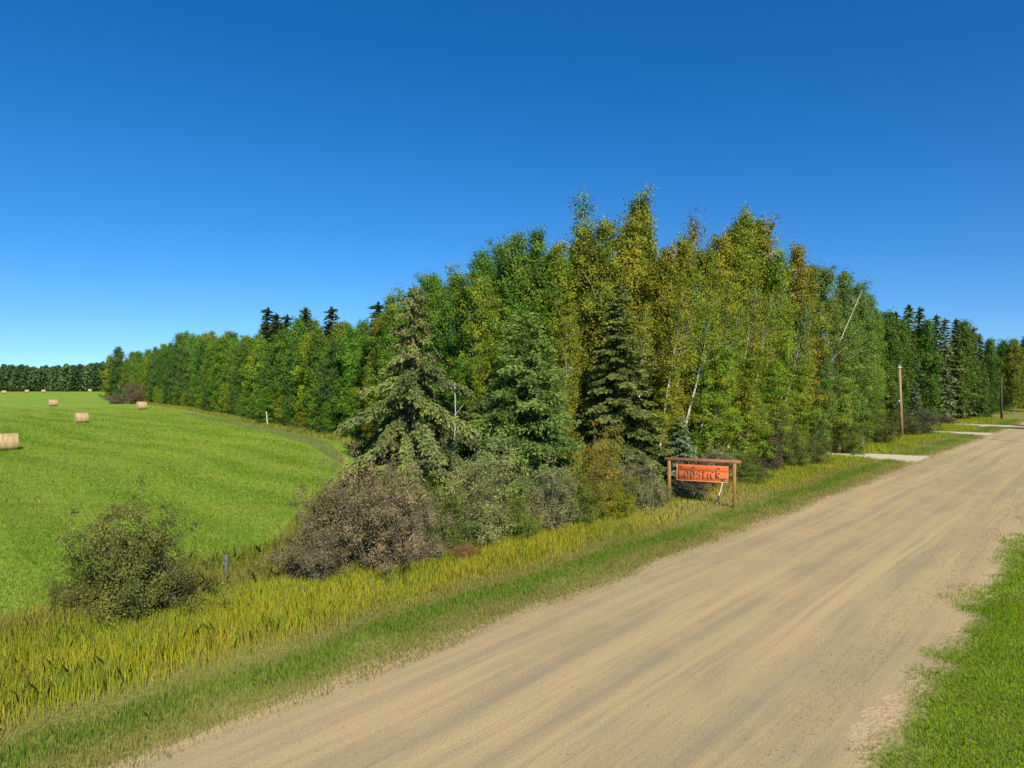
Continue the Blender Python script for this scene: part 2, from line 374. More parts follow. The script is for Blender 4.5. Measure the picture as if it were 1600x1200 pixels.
def spruce_mesh(seed, h, prof, nb=130, rise=.1, droop=.45, base=.03, hang=.25, nlen=.17, nwid=.045, step=.12, fan=.36, leader=.06, dens=3, bark=True, cones=None, wob=.15, thick=0.0, gap=None):
    """prof(t): branch length in metres at relative height t"""
    g = np.random.default_rng(seed); tr = MB()
    tr.tube([(0, 0, 0), (g.normal(0, .05), g.normal(0, .05), h * .4), (g.normal(0, .06), 0, h * .75), (0, 0, h * .985)], [.013 * h + .03, .010 * h, .005 * h + .01, .012], 8)
    PC = []; PA = []; PT = []; CN = []
    def put(c, d, n, L, tint):
        PC.append(c); PA.append(d * L); PT.append(tint)
    for b in range(nb):
        t = base + (1 - base - .01) * ((b + g.uniform(-.3, .3)) / nb) ** 1.0
        t = min(max(t, base), .995)
        L = prof(t) * g.uniform(.78, 1.12) + .06; az = b * 2.39996 + g.uniform(-.35, .35)
        if gap and gap[0] < t < gap[1] and abs((math.degrees(az) - gap[2] + 180) % 360 - 180) < gap[3]: continue
        d = np.array([math.cos(az), math.sin(az), 0]); sd_ = np.array([-d[1], d[0], 0]); z0 = t * h
        dr = droop * (1 - t * .55) * g.uniform(.75, 1.25); ri = rise + .5 * max(t - .75, 0) * 2
        n = max(3, int(L / step)); ss = (np.arange(n) + .5) / n
        path = np.array([d * L * s_ * (1 - .12 * s_ * dr) + np.array([0, 0, z0 + L * (ri * s_ - dr * s_ ** 1.6 + .12 * max(s_ - .75, 0) * 4 * .25)]) + sd_ * L * wob * math.sin(s_ * 3 + b) * s_ * .4 for s_ in ss])
        path[:, 2] = np.maximum(path[:, 2], .08)
        if L > .5: tr.tube([(0, 0, z0), tuple(path[n // 2]), tuple(path[-1])], [.012 + .008 * L, .008 + .004 * L, .004], 4, False)
        bt = g.uniform(0, 1)
        for i, s_ in enumerate(ss):
            if s_ < .10 and L > .8: continue
            p = path[i]; q_ = path[min(i + 1, n - 1)] - path[max(i - 1, 0)]; ax = q_ / max(np.linalg.norm(q_), 1e-6)
            W = fan * L * (1.05 - s_) ** .8 * min(1, s_ * 3 + .25) + .09
            for sg in (-1, 1):
                k = max(1, int(W / .11)); a = ax * .75 + sd_ * sg * g.uniform(.7, 1.1) + np.array([0, 0, g.uniform(-hang, .05)]); a = a / np.linalg.norm(a)
                for j in range(k):
                    f = (j + g.uniform(.2, 1)) / k
                    c = p + a * W * f + np.array([0, 0, -hang * W * f * f]) + g.normal(0, .02 + thick, 3)
                    for m_ in range(dens):
                        dd = a + g.normal(0, .35, 3) + np.array([0, 0, -.15]); dd /= np.linalg.norm(dd)
                        PC.append(c + dd * nlen * .4 + g.normal(0, .015, 3)); PA.append(dd * nlen * g.uniform(.7, 1.25)); PT.append(np.clip(bt * .55 + .3 * f + g.uniform(0, .2), 0, 1))
            for m_ in range(dens):
                dd = ax + g.normal(0, .3, 3); dd /= np.linalg.norm(dd); PC.append(p + g.normal(0, .03 + thick, 3)); PA.append(dd * nlen * g.uniform(.8, 1.2)); PT.append(np.clip(bt * .5 + g.uniform(.1, .4), 0, 1))
            if cones and t > cones and g.uniform() < .8:
                for m_ in range(2): CN.append(p + g.normal(0, .09, 3) + np.array([0, 0, -.10]))
    for k in range(26):
        z = h * (1 - leader * g.uniform(0, 1)); dd = g.normal(0, .5, 3); dd[2] = abs(dd[2]) + .3; dd /= np.linalg.norm(dd); PC.append(np.array([g.normal(0, .03), g.normal(0, .03), z])); PA.append(dd * nlen * .9); PT.append(g.uniform(.2, .8))
    PC = np.array(PC); PA = np.array(PA); PT = np.array(PT); rr = norm(g.normal(size=PC.shape) + np.array([0, 0, .3])); PB = norm(np.cross(PA, rr)) * nwid * g.uniform(.7, 1.3, (len(PC), 1))
    PC[:, 2] = np.maximum(PC[:, 2], .1)
    V, fn, ix = quads(PC, PA, PB)
    crown = mesh_np('spruce_crown', V, fn, ix, M['needle'], {'tint': PT})
    cm = CN
    return tr.mesh('spruce_trunk', M['dbark'], True), crown, cm

def shrub_mesh(seed, h, r, nleaf, lsize, nstem=16, clump=.22, asp=.55, twigs=70, flat=1.0, lobes=None):
    """many-stemmed bush; leaves sit on clumps along arching stems"""
    g = np.random.default_rng(seed); st = MB(); cs = []
    for i in range(nstem):
        az = i * 2.39996 + g.uniform(-.4, .4); rr = r * math.sqrt((i + .5) / nstem) * g.uniform(.8, 1.05); rr *= 1 + .22 * math.sin(az * 2 + seed) + .12 * math.sin(az * 5 + seed * 2); hh = h * math.sqrt(max(1 - min(rr / r, 1.05) ** 2 * .8, .08)) * g.uniform(.68, 1.12)
        b = np.array([math.cos(az) * rr * .25, math.sin(az) * rr * .25, 0]); e = np.array([math.cos(az) * rr, math.sin(az) * rr, hh])
        mid = b * .5 + e * .5 + np.array([0, 0, hh * .12])
        st.tube([tuple(b), tuple(mid), tuple(e)], [.025, .016, .006], 5, False)
        for j in range(twigs * 4 // nstem):
            s = g.uniform(.12, 1); p = (1 - s) ** 2 * b + 2 * s * (1 - s) * mid + s * s * e
            o = g.normal(0, 1, 3) * np.array([r, r, h * .6]) * .20; o[2] += abs(g.normal(0, .08 * h)) * (s > .6)
            q = p + o; q[2] = max(q[2], .08); cs.append(q)
            if j % 3 == 0: st.tube([tuple(p), tuple(q)], [.008, .003], 3, False)
    cs = np.array(cs); ws = g.uniform(.3, 1.5, len(cs)); cnt = np.maximum((ws / ws.sum() * nleaf).astype(int), 1); ci = np.repeat(np.arange(len(cs)), cnt)
    pos = cs[ci] + g.normal(0, clump, (len(ci), 3)) * g.uniform(.3, 1.1, (len(ci), 1)); pos[:, 2] = np.maximum(pos[:, 2], .04)
    A, B = leaf_cloud(pos, lsize, g, asp, .3, norm(pos - np.array([0, 0, h * .35])) * .6)
    tint = np.clip(g.uniform(0, 1, len(cs))[ci] * .6 + g.uniform(0, .5, len(ci)), 0, 1)
    V, fn, ix = quads(pos, A, B)
    return st.mesh('shrub_stems', M['twig'], True), mesh_np('shrub_foliage', V, fn, ix, M['shrubleaf'], {'tint': tint})
M['cone'] = mk_twig((.30, .20, .10), 'spruce_cone')

# ------------------------------------------------------------------ tree kinds
CONE = MB().tube([(0, 0, .07), (0, 0, 0), (0, 0, -.09)], [.02, .04, .012], 6).mesh('cone', M['cone'])
AH = 16.0
ASP = [aspen_mesh(11 + i, AH, [2.2, 2.7, 2.05, 2.9, 2.4, 1.85][i], [.10, .16, .08, .13, .2, .10][i], 42000, .058, [.8, .65, .9, .7, .8, 1.0][i]) for i in range(6)]
ASPF = [aspen_mesh(41 + i, AH, [2.5, 2.9, 2.2, 2.7][i], [.05, .06, .04, .10][i], 20000, .10, [.5, .45, .6, .5][i], 80, .36, .75) for i in range(4)]   # field edge and far
ASPT = [aspen_mesh(61 + i, AH, [1.25, 1.0][i], .3, 9000, .055, .6, 60, .25) for i in range(2)]    # thin, wispy
cone = lambda R_, p=.9: (lambda t: R_ * (1 - t) ** p)
SPR = [spruce_mesh(71, 14, cone(3.7, .75), 120, .12, .42, dens=3, nlen=.17, nwid=.05),
       spruce_mesh(72, 14, cone(1.9, .75), 140, .1, .45, dens=2, nlen=.2, nwid=.06, step=.16)]
SPRF = [spruce_mesh(81, 16, cone(2.0, .7), 110, .08, .4, step=.26, dens=1, nlen=.36, nwid=.12), spruce_mesh(82, 16, cone(1.6, .65), 100, .08, .45, step=.26, dens=1, nlen=.36, nwid=.12)]

n_thing = [0]
def put_tree(kind, meshes, h0, px, z, h, color, label, cat='tree', group=None, lean=0.0, wide=1.0, rz=None, name='aspen_tree', trunkc=None):
    s = h / h0; x = gx(px, z) if px is not None else None
    o = empty(name, (x, z, -.02), rz if rz is not None else random.uniform(0, 6.28), 0, (s * wide, s * wide, s))
    if lean:
        from mathutils import Euler, Matrix
        q = (Matrix.Rotation(lean, 4, 'Y') @ Matrix.Rotation(o.rotation_euler[2], 4, 'Z')).to_euler(); o.rotation_euler = q
    tag(o, label, cat, group)
    link('trunk', meshes[0], o); link('crown', meshes[1], o, color=color)
    if len(meshes) > 2:
        for c_ in meshes[2]: link('cone', CONE, o).location = tuple(c_)
    n_thing[0] += 1
    return o

G_ = (.115, .205, .015); G2 = (.145, .225, .020); YG = (.198, .250, .014); OL = (.210, .228, .015); GO = (.240, .232, .016); RU = (.240, .200, .020); GR = (.165, .220, .030); DK = (.080, .145, .022); DS = (.092, .124, .028); BS = (.130, .165, .062)
def jit(c, a=.14):
    k = random.uniform(1 - a, 1 + a); return tuple(x * k * random.uniform(.94, 1.06) for x in c)

# --- hero conifers near the corner of the wood
def hero_prof(t):
    return float(np.interp(t, [0, .1, .3, .5, .62, .68, .74, .85, .93, 1.0], [5.4, 5.4, 5.2, 4.3, 3.0, 1.75, 1.15, 1.1, .8, .15]))
hero = spruce_mesh(5, 12.4, hero_prof, 74, .08, .76, .03, .6, .14, .04, .08, .13, .05, 4, cones=.66, wob=.4, thick=.06, gap=(.44, .54, -147, 26))
z = 38
put_tree('s', hero, 12.4, 646, z, top_h(443, z), (.165, .195, .055), 'big pale olive spruce with drooping boughs and a cone laden top at the wood corner', 'spruce tree', name='spruce_tree', rz=1.0)
lar = spruce_mesh(6, 11, lambda t: float(np.interp(t, [0, .2, .5, .8, 1], [3.5, 3.4, 2.8, 1.5, .2])), 120, .36, .45, .03, .35, .16, .028, .09, .30, .1, 4, wob=.7, thick=.09)
put_tree('s', lar, 11, 822, 39, top_h(486, 39), (.160, .235, .048), 'soft feathery green conifer right of the drooping pale spruce', 'conifer tree', name='larch_tree', rz=.3)
put_tree('s', SPR[0], 14, 966, 41.5, top_h(440, 41.5), (.145, .175, .040), 'dark green cone shaped spruce behind the golden shrub left of the orange sign', 'spruce tree', name='spruce_tree', rz=2.1, wide=1.12)
blue = spruce_mesh(8, 5, cone(1.9, .8), 70, .15, .35, .04, .2, .14, .045, .09, .34, dens=3)
put_tree('s', blue, 5, 1064, 43.0, top_h(652, 43), (.17, .225, .105), 'small blue green spruce rising just behind the orange sign', 'spruce tree', name='spruce_tree')
put_tree('s', blue, 5, 1004, 39.5, 3.0, (.08, .125, .06), 'very small young spruce beside the left post of the sign', 'spruce tree', name='spruce_tree')
put_tree('s', SPR[1], 14, 872, 43, 7.4, (.09, .135, .045), 'half grown green spruce between the feathery conifer and the dark spruce', 'spruce tree', name='spruce_tree')

# --- aspens facing the road: (px, z, top row, colour, variant, lean deg, label)
front = [
 (586, 60, 490, OL, 0, 2, 'olive aspen just left of the drooping pale spruce'),
 (612, 57, 462, G2, 2, 0, 'green aspen peeping over the left shoulder of the drooping spruce'),
 (628, 62, 448, G2, 'T', 1, 'thin wispy aspen behind the cone laden top of the drooping spruce'),
 (672, 54, 432, G_, 1, 0, 'green aspen directly behind the drooping pale spruce'),
 (699, 55, 414, G2, 'T', 0, 'thin pointed aspen right of the drooping spruce top, against the sky'),
 (716, 53, 428, G_, 3, 1, 'full green aspen in the dip of the skyline right of the drooping spruce'),
 (750, 50, 392, G_, 0, 0, 'leftmost of the tall green aspens behind the feathery conifer'),
 (776, 52, 378, G_, 3, 2, 'tall broad green aspen left behind the feathery conifer'),
 (806, 49, 368, G2, 1, 0, 'tall green aspen straight above the feathery conifer'),
 (836, 50, 362, G_, 2, 1, 'tallest of the green aspens above the feathery conifer'),
 (868, 48, 378, OL, 4, 1, 'olive aspen between the feathery conifer and the dark spruce'),
 (772, 41, 530, OL, 5, -2, 'short yellowing aspen at the left side of the feathery conifer'),
 (884, 43, 480, GO, 2, 2, 'golden aspen in front of the gap left of the dark spruce'),
 (915, 53, 308, G2, 'T', 0, 'very tall thin aspen with a wispy tip left of the dark spruce'),
 (912, 50, 358, OL, 0, 0, 'olive green aspen left behind the dark spruce top'),
 (944, 48, 345, OL, 3, 1, 'broad olive aspen right above the dark spruce top'),
 (974, 50, 350, GO, 1, 1, 'golden topped aspen rising behind the dark spruce'),
 (995, 53, 304, OL, 4, 1, 'tallest aspen of the wood with a pointed wispy tip'),
 (994, 53.5, 330, OL, 5, 1, 'narrow olive aspen below the tallest wispy tip'),
 (1022, 47, 385, GO, 0, 3, 'golden aspen right of the dark spruce'),
 (1048, 50, 372, GO, 2, 3, 'deep golden aspen above the left post of the sign'),
 (1065, 53, 334, RU, 'T', 2, 'rusty gold thin topped aspen above the orange sign'),
 (1084, 50, 392, OL, 1, 4, 'olive aspen above the middle of the orange sign'),
 (1108, 54, 366, GO, 3, 3, 'golden olive aspen above the right half of the sign'),
 (1128, 55, 350, OL, 5, 3, 'narrow olive aspen rising above the right post of the sign'),
 (1152, 56, 332, OL, 4, 2, 'tall yellow green aspen, highest one right of the sign'),
 (1172, 58, 346, GO, 1, 2, 'golden aspen behind the brown dead shrub right of the sign'),
 (1194, 56, 392, YG, 0, 4, 'yellow green aspen over the brown dead shrub'),
 (1226, 60, 382, RU, 2, 3, 'rust tipped aspen standing clear right of the tall golden ones'),
 (1246, 61, 414, GO, 5, 4, 'narrow golden aspen beside the rust tipped one'),
 (1268, 65, 416, GR, 3, 4, 'silvery green aspen right of the rust tipped one'),
 (1298, 68, 426, GR, 1, 5, 'grey green aspen beside the leaning bare trunk'),
 (1322, 71, 440, GR, 4, 5, 'grey green aspen under the tip of the leaning bare trunk'),
 (1342, 75, 458, G2, 0, 4, 'green aspen at the right shoulder of the tall wood'),
 (1358, 79, 486, G2, 2, 3, 'last green aspen of the tall wood before the far spruces'),
 (1032, 44, 560, GO, 5, 6, 'short golden aspen leaning right beside the dark spruce'),
 (1098, 47, 545, YG, 1, 9, 'short leaning yellow green aspen behind the sign'),
 (1146, 50, 540, OL, 2, 9, 'short olive aspen leaning right behind the right post'),
 (1184, 53, 560, YG, 3, 7, 'short bright aspen left of the brown dead shrub'),
 (1236, 57, 540, YG, 0, 6, 'short yellow green aspen just right of the brown dead shrub'),
 (1272, 61, 550, GR, 2, 5, 'short grey green aspen near the first driveway'),
 (1312, 67, 560, YG, 5, 4, 'short yellow green aspen at the mouth of the first driveway'),
 (1346, 73, 560, G2, 3, 3, 'short green aspen behind the first driveway'),
 (722, 44, 560, G_, 4, 0, 'short green aspen at the right foot of the drooping spruce'),
 (866, 41, 600, OL, 3, 2, 'low olive aspen between the feathery conifer and the dark spruce'),
]
for (px, z, ty, c, k, ln, lab) in front:
    h = top_h(ty, z)
    me = ASPT[random.randrange(2)] if k == 'T' else ASP[k]
    wd = 1.0 if h > 13 else min(1.45, (14 / h) ** .75)
    if k == 'T': wd = 1.05
    put_tree('a', me, AH, px, z, h, jit(c, .06), lab, 'aspen tree', lean=R(ln), wide=wd)

# --- leaning and bare pale trunks
def bare(name, p0, p1, r0, r1, label, mat='snag', twigs=6, seed=1):
    g = random.Random(seed); b = MB(); p0 = Vector(p0); p1 = Vector(p1); root = empty(name, p0); d = p1 - p0; n = 7
    pts = [d * (i / n) + Vector((g.uniform(-.07, .07), g.uniform(-.07, .07), 0)) * (min(d.length / 9, 1) if 0 < i else 0) for i in range(n + 1)]
    b.tube(pts, [r0 + (r1 - r0) * i / n for i in range(n + 1)], 7)
    link('trunk', b.mesh('bare_trunk', M[mat], True), root)
    for i in range(twigs):
        q = d * g.uniform(.4, .95); e = q + Vector((g.uniform(-.8, .8), g.uniform(-.5, .3), g.uniform(.3, .9))); link('branch', MB().tube([q, q * .5 + e * .5 + Vector((0, 0, -.06)), e], [r1 * .7 + .008, r1 * .4 + .006, .004], 5, False).mesh('bare_branch', M[mat], True), root)
    tag(root, label, 'dead tree'); return root
bare('dead_tree', (gx(1232, 63), 63, 0), (gx(1342, 66), 65.5, top_h(456, 66)), .10, .02, 'long bare pale trunk leaning far to the right across the grey green aspens', seed=2, twigs=8)
bare('dead_tree', (gx(711, 37.5), 37.5, 0), (gx(710, 37.5), 37.5, top_h(598, 37.5)), .04, .025, 'thin bare pale trunk standing upright beside the drooping spruce', seed=3, twigs=1)
bare('dead_tree', (gx(1120, 39.7), 39.7, .0), (gx(1134, 40.6), 40.6, top_h(737, 40.6)), .04, .03, 'slim white birch trunk leaning behind the orange sign', 'bark', seed=4, twigs=0)
# --- leaning aspens whose bare white stems show between the leaves
ASPL = [aspen_mesh(91 + i, AH, 1.5, .55, 6000, .06, .7, 45, .25) for i in range(3)]
for i, (px, z, ty, ln, c, lab) in enumerate([(1040, 43.6, 440, 9, GO, 'white stemmed golden aspen leaning over the small blue green spruce'), (1056, 45.3, 420, 11, OL, 'bare stemmed aspen leaning right above the left post of the sign'), (1080, 46.0, 455, 13, YG, 'bare stemmed yellow green aspen leaning over the middle of the sign'), (1102, 47.3, 430, 12, OL, 'bare stemmed olive aspen leaning over the right half of the sign'), (1122, 48.2, 470, 14, YG, 'strongly leaning white stemmed aspen above the right post'),
        (1150, 50.2, 440, 10, GO, 'white stemmed golden aspen left of the brown half dead shrub'), (1178, 52.0, 450, 11, OL, 'white stemmed olive aspen straight above the brown half dead shrub'), (1204, 54.5, 440, 6, OL, 'nearly upright white stemmed aspen right above the brown half dead shrub'), (1226, 56.5, 470, 14, GR, 'grey green white stemmed aspen leaning right past the half dead shrub'), (1000, 43.0, 470, 5, GO, 'golden white stemmed aspen at the right side of the dark spruce'), (884, 42.2, 500, 2, OL, 'white stemmed aspen in the dark gap left of the dark spruce')]):
    put_tree('a', ASPL[i % 3], AH, px - .32 * F / z * ln / 14 * 4, z, top_h(ty, z), jit(c, .06), lab, 'aspen tree', lean=R(ln), wide=.9)

# --- skyline of the wood, for the trees without a label of their own
ENV = np.array([(-60, 556), (150, 566), (165, 552), (185, 546), (210, 545), (240, 540), (265, 524), (290, 516), (315, 511), (340, 520), (370, 515), (400, 511), (440, 500), (480, 494), (520, 500), (560, 506), (600, 480), (640, 455), (680, 430), (700, 425), (730, 440), (750, 400), (810, 376), (870, 382), (920, 365), (1000, 350), (1060, 365), (1150, 355), (1200, 395), (1260, 424), (1300, 440), (1345, 470), (1365, 500), (1390, 495), (1425, 500), (1460, 503), (1500, 508), (1530, 522), (1560, 532), (1620, 528), (1800, 520)], float)
def env(px): return float(np.interp(px, ENV[:, 0], ENV[:, 1]))
# row along the field edge
fe = np.array(FE[3:8]); seg = np.linalg.norm(np.diff(fe, axis=0), axis=1); cum = np.concatenate([[0], np.cumsum(seg)])
def fpt(s, off):
    x = np.interp(s, cum, fe[:, 0]); y = np.interp(s, cum, fe[:, 1]); x2 = np.interp(min(s + 3, cum[-1]), cum, fe[:, 0]); y2 = np.interp(min(s + 3, cum[-1]), cum, fe[:, 1]); x1 = np.interp(max(s - 3, 0), cum, fe[:, 0]); y1 = np.interp(max(s - 3, 0), cum, fe[:, 1])
    t = np.array([x2 - x1, y2 - y1]); t /= np.linalg.norm(t); n = np.array([t[1], -t[0]])
    return x + n[0] * off, y + n[1] * off
standout = {}
rows = []
s = 26.0
while s < cum[-1] - 2:
    rows.append((s, 3.2 + random.uniform(-.9, .9), 0)); s += 3.3 + random.uniform(0, 1.3) + s * .006
s = 28.0
while s < cum[-1] - 3:
    rows.append((s, 7.5 + random.uniform(-1, 1), 1)); s += 3.9 + random.uniform(0, 1.2) + s * .006
s = 30.0
while s < cum[-1] - 4:
    rows.append((s, 12.5 + random.uniform(-1.5, 1.5), 2)); s += 5.0 + random.uniform(0, 1.5)
cnames = [(G_, 'green'), (G2, 'mid green'), (DK, 'dark green'), (YG, 'yellow green'), (OL, 'olive')]
for (s, off, row) in rows:
    x, y = fpt(s, off); px = 800 + F * x / y
    if px < 150: continue
    c, cn = random.choices(cnames, [5, 5, 4, 3, 1.5])[0]
    if 240 < px < 300 and row == 0: c, cn = DK, 'dark green'
    ty = env(px) + random.uniform(2, 26) + (14 if row == 0 and random.random() < .5 else 0); h = max(top_h(ty, y), 5)
    if row == 2: h = max(top_h(env(px) + random.uniform(0, 22), y), 5)
    o = put_tree('a', ASPF[random.randrange(4)], AH, px, y, h, jit(c), cn + (' leafy tree in the front row of the wood along the field' if row == 0 else ' leafy tree behind the front row of the wood along the field'), 'tree', ('front row' if row == 0 else 'back rows') + ' of ' + cn + ' trees along the field', wide=min(1.5, (15 / h) ** .5) * (1.1 if row == 0 else 1.0), name='leafy_tree')
# low skirt trees so the edge is leafy to the ground
s = 30.0; 
while s < cum[-1] - 2:
    x, y = fpt(s, 1.2 + random.uniform(-.4, .8)); px = 800 + F * x / y; c, cn = random.choices(cnames, [4, 4, 5, 2, 2])[0]; h = random.uniform(3.5, 6.5)
    if px > 150: put_tree('a', ASPF[random.randrange(4)], AH, px, y, h, jit(c), 'low ' + cn + ' sapling at the grassy foot of the field side trees', 'sapling', 'low ' + cn + ' saplings along the field edge', wide=1.6, name='sapling')
    s += 4.5 + random.uniform(0, 3) + s * .01
# field-side spruces breaking the skyline
for (px, z, ty, k, lab) in [(419, 121, 478, 1, 'leftmost dark spruce tip of the group above the field side trees'), (433, 119, 487, 1, 'dark spruce second from the left in the skyline group'), (449, 117, 489, 1, 'dark blunt spruce in the middle of the skyline group'), (478, 112, 477, 0, 'broad green spruce at the right end of the skyline group'), (518, 104, 477, 1, 'lone dark spruce tip between the skyline group and the drooping spruce'), (591, 76, 470, 1, 'small dark spruce tip just left of the drooping spruce top')]:
    put_tree('s', SPRF[k], 16, px, z, top_h(ty + 4, z), (.055, .085, .03) if k else (.09, .13, .035), lab, 'spruce tree', name='spruce_tree', wide=1.5)
put_tree('a', ASPF[0], AH, 186, 233, top_h(543, 233), DK, 'dark rounded tree ending the wood at the far field corner', 'tree', name='leafy_tree', wide=1.35)
put_tree('a', ASPF[2], AH, 172, 236, top_h(556, 236), OL, 'olive lower tree at the very tip of the wood by the far field', 'tree', name='leafy_tree', wide=1.4)
put_tree('a', ASPF[2], AH, 417, 108, 6.0, G_, 'small green tree at the field edge behind the short white trunk', 'tree', name='leafy_tree', wide=2.0)
bare('dead_tree', (gx(418, 106), 106, 0), (gx(416, 106), 106, 2.2), .11, .08, 'short white trunk standing at the field edge under dark boughs', 'bark', seed=44, twigs=0)

# inside of the tall wood, seen between and above the front trees
cand = []
for i in range(2600):
    u = random.uniform(8, 78); v = random.uniform(30, 66); x, y = P(u, v)
    if y < 48 or y > 105: continue
    if x < np.interp(y, [p[1] for p in FE], [p[0] for p in FE]) + 7: continue
    if any((x - a) ** 2 + (y - b) ** 2 < 4.2 ** 2 for a, b in cand): continue
    cand.append((x, y))
for (x, y) in cand:
    px = 800 + F * x / y
    if px < 560 or px > 1365: continue
    c, cn = random.choices([(G_, 'green'), (G2, 'mid green'), (OL, 'olive'), (GO, 'golden')], [4, 4, 3, 2 if px > 1000 else .3])[0]
    h = min(top_h(env(px) + random.uniform(8, 45), y), 20.5)
    put_tree('a', ASP[random.randrange(6)], AH, px, y, h, jit(c), cn + ' aspen inside the tall wood behind its front trees', 'aspen tree', cn + ' aspens inside the tall wood')

# far wood on the right, across the driveways
rf = [(1384, 92, 489, 'a', G_, 'green aspen filling the gap between the tall wood and the far spruces'), (1400, 112, 488, 's', DS, 'leftmost spruce of the far dark stand by the road'),
 (1420, 118, 477, 's', DS, 'tallest spruce of the far dark stand behind the pale pole'), (1436, 120, 481, 's', DS, 'second tallest spruce of the far dark stand, right of the pole top'), (1411, 108, 500, 'a', G_, 'mid green tree beside the leftmost far spruce'),
 (1449, 117, 500, 'a', G_, 'bright green tree between far spruces right of the pole'), (1462, 120, 493, 's', DS, 'far spruce with a grey trunk showing above the third driveway'), (1476, 118, 498, 's', BS, 'greyish far spruce above the third driveway'),
 (1493, 121, 499, 's', DS, 'dark spruce with a blunt top near the road bend'), (1507, 123, 503, 'a', G2, 'green tree right of the blunt topped dark spruce'), (1520, 126, 512, 's', DS, 'slim dark spruce right of the green tree near the bend'),
 (1530, 130, 522, 's', DS, 'lowest spruce at the right end of the far dark stand'), (1548, 140, 530, 'a', G_, 'green tree left of the dark far pole'), (1566, 146, 532, 'a', G_, 'green tree right behind the dark far pole'),
 (1584, 142, 531, 'a', OL, 'olive tree past the dark far pole'), (1602, 150, 526, 'a', G_, 'green tree cut by the right edge of the view')]
for (px, z, ty, k, c, lab) in rf:
    h = top_h(ty, z)
    if k == 'a': put_tree('a', ASPF[random.randrange(4)], AH, px, z, h, jit(tuple(q * .72 for q in c), .05), lab, 'tree', name='leafy_tree', wide=.95)
    else: put_tree('s', SPRF[random.randrange(2)], 16, px, z, h, jit(c, .1), lab, 'spruce tree', name='spruce_tree', wide=1.15)
for i in range(46):
    px = random.uniform(1372, 1660); z = random.uniform(122, 175) if px < 1560 else random.uniform(150, 190)
    ty = env(px) + random.uniform(4, 60)
    if random.random() < .5: put_tree('a', ASPF[random.randrange(4)], AH, px, z, top_h(ty, z), jit(tuple(q * .75 for q in random.choice([G_, G2, DK]))), 'green leafy tree deep in the far stand by the road bend', 'tree', 'green trees deep in the far stand by the bend', name='leafy_tree')
    else: put_tree('s', SPRF[random.randrange(2)], 16, px, z, top_h(ty, z), jit(DS), 'dark spruce deep in the far stand by the road bend', 'spruce tree', 'spruces deep in the far stand by the bend', name='spruce_tree', wide=1.1)
for (px, z, h, c, lab) in [(1398, 88, 5.5, BS, 'greyish low spruce left of the pale pole foot'), (1385, 86, 9, DS, 'dark spruce at the edge of the tall wood left of the pale pole'), (1430, 97, 7, BS, 'grey low spruce just right of the pale pole')]:
    put_tree('s', SPRF[0], 16, px, z, h, c, lab, 'spruce tree', name='spruce_tree', wide=1.5)
# trees beyond the right side of the frame whose shade falls over the road end
for (x, y, h) in [(80, 86, 15), (86, 90, 15)]:
    put_tree('a', ASPF[1], AH, 800 + F * x / y, y, h, G_, 'roadside tree outside the view that shades the far end of the road', 'tree', 'trees shading the far road', name='leafy_tree')

# ------------------------------------------------------------------ shrubs
SH = {'big': shrub_mesh(101, 3.6, 2.3, 36000, .033, 24, .15, .55, 110), 'mid': shrub_mesh(102, 3.0, 1.7, 26000, .034, 18, .15, .6, 90), 'low': shrub_mesh(103, 1.6, 1.5, 18000, .030, 18, .15, .5, 80), 'tall': shrub_mesh(104, 4.4, 1.7, 28000, .036, 18, .18, .55, 100), 'thin': shrub_mesh(105, 3.2, 2.2, 42000, .036, 28, .17, .6, 130)}
SD = {'big': (3.6, 2.3), 'mid': (3.0, 1.7), 'low': (1.6, 1.5), 'tall': (4.4, 1.7), 'thin': (3.2, 2.2)}
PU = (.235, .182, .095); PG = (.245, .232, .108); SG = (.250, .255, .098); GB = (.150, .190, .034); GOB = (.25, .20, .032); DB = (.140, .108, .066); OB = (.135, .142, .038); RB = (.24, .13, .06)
def shrub(kind, px, by, hw, ty, c, label, group=None, zoff=0, cat='shrub'):
    z = F * H / (by - HY) + zoff; h = top_h(ty, z); r = hw * z / F; h0, r0 = SD[kind]
    o = empty('shrub', (gx(px, z), z, -.02), random.uniform(0, 6.28), 0, (r / r0 * 1.0, r / r0, h / h0 * .95))
    tag(o, label, cat, group); link('stem', SH[kind][0], o); link('foliage', SH[kind][1], o, color=c); return o
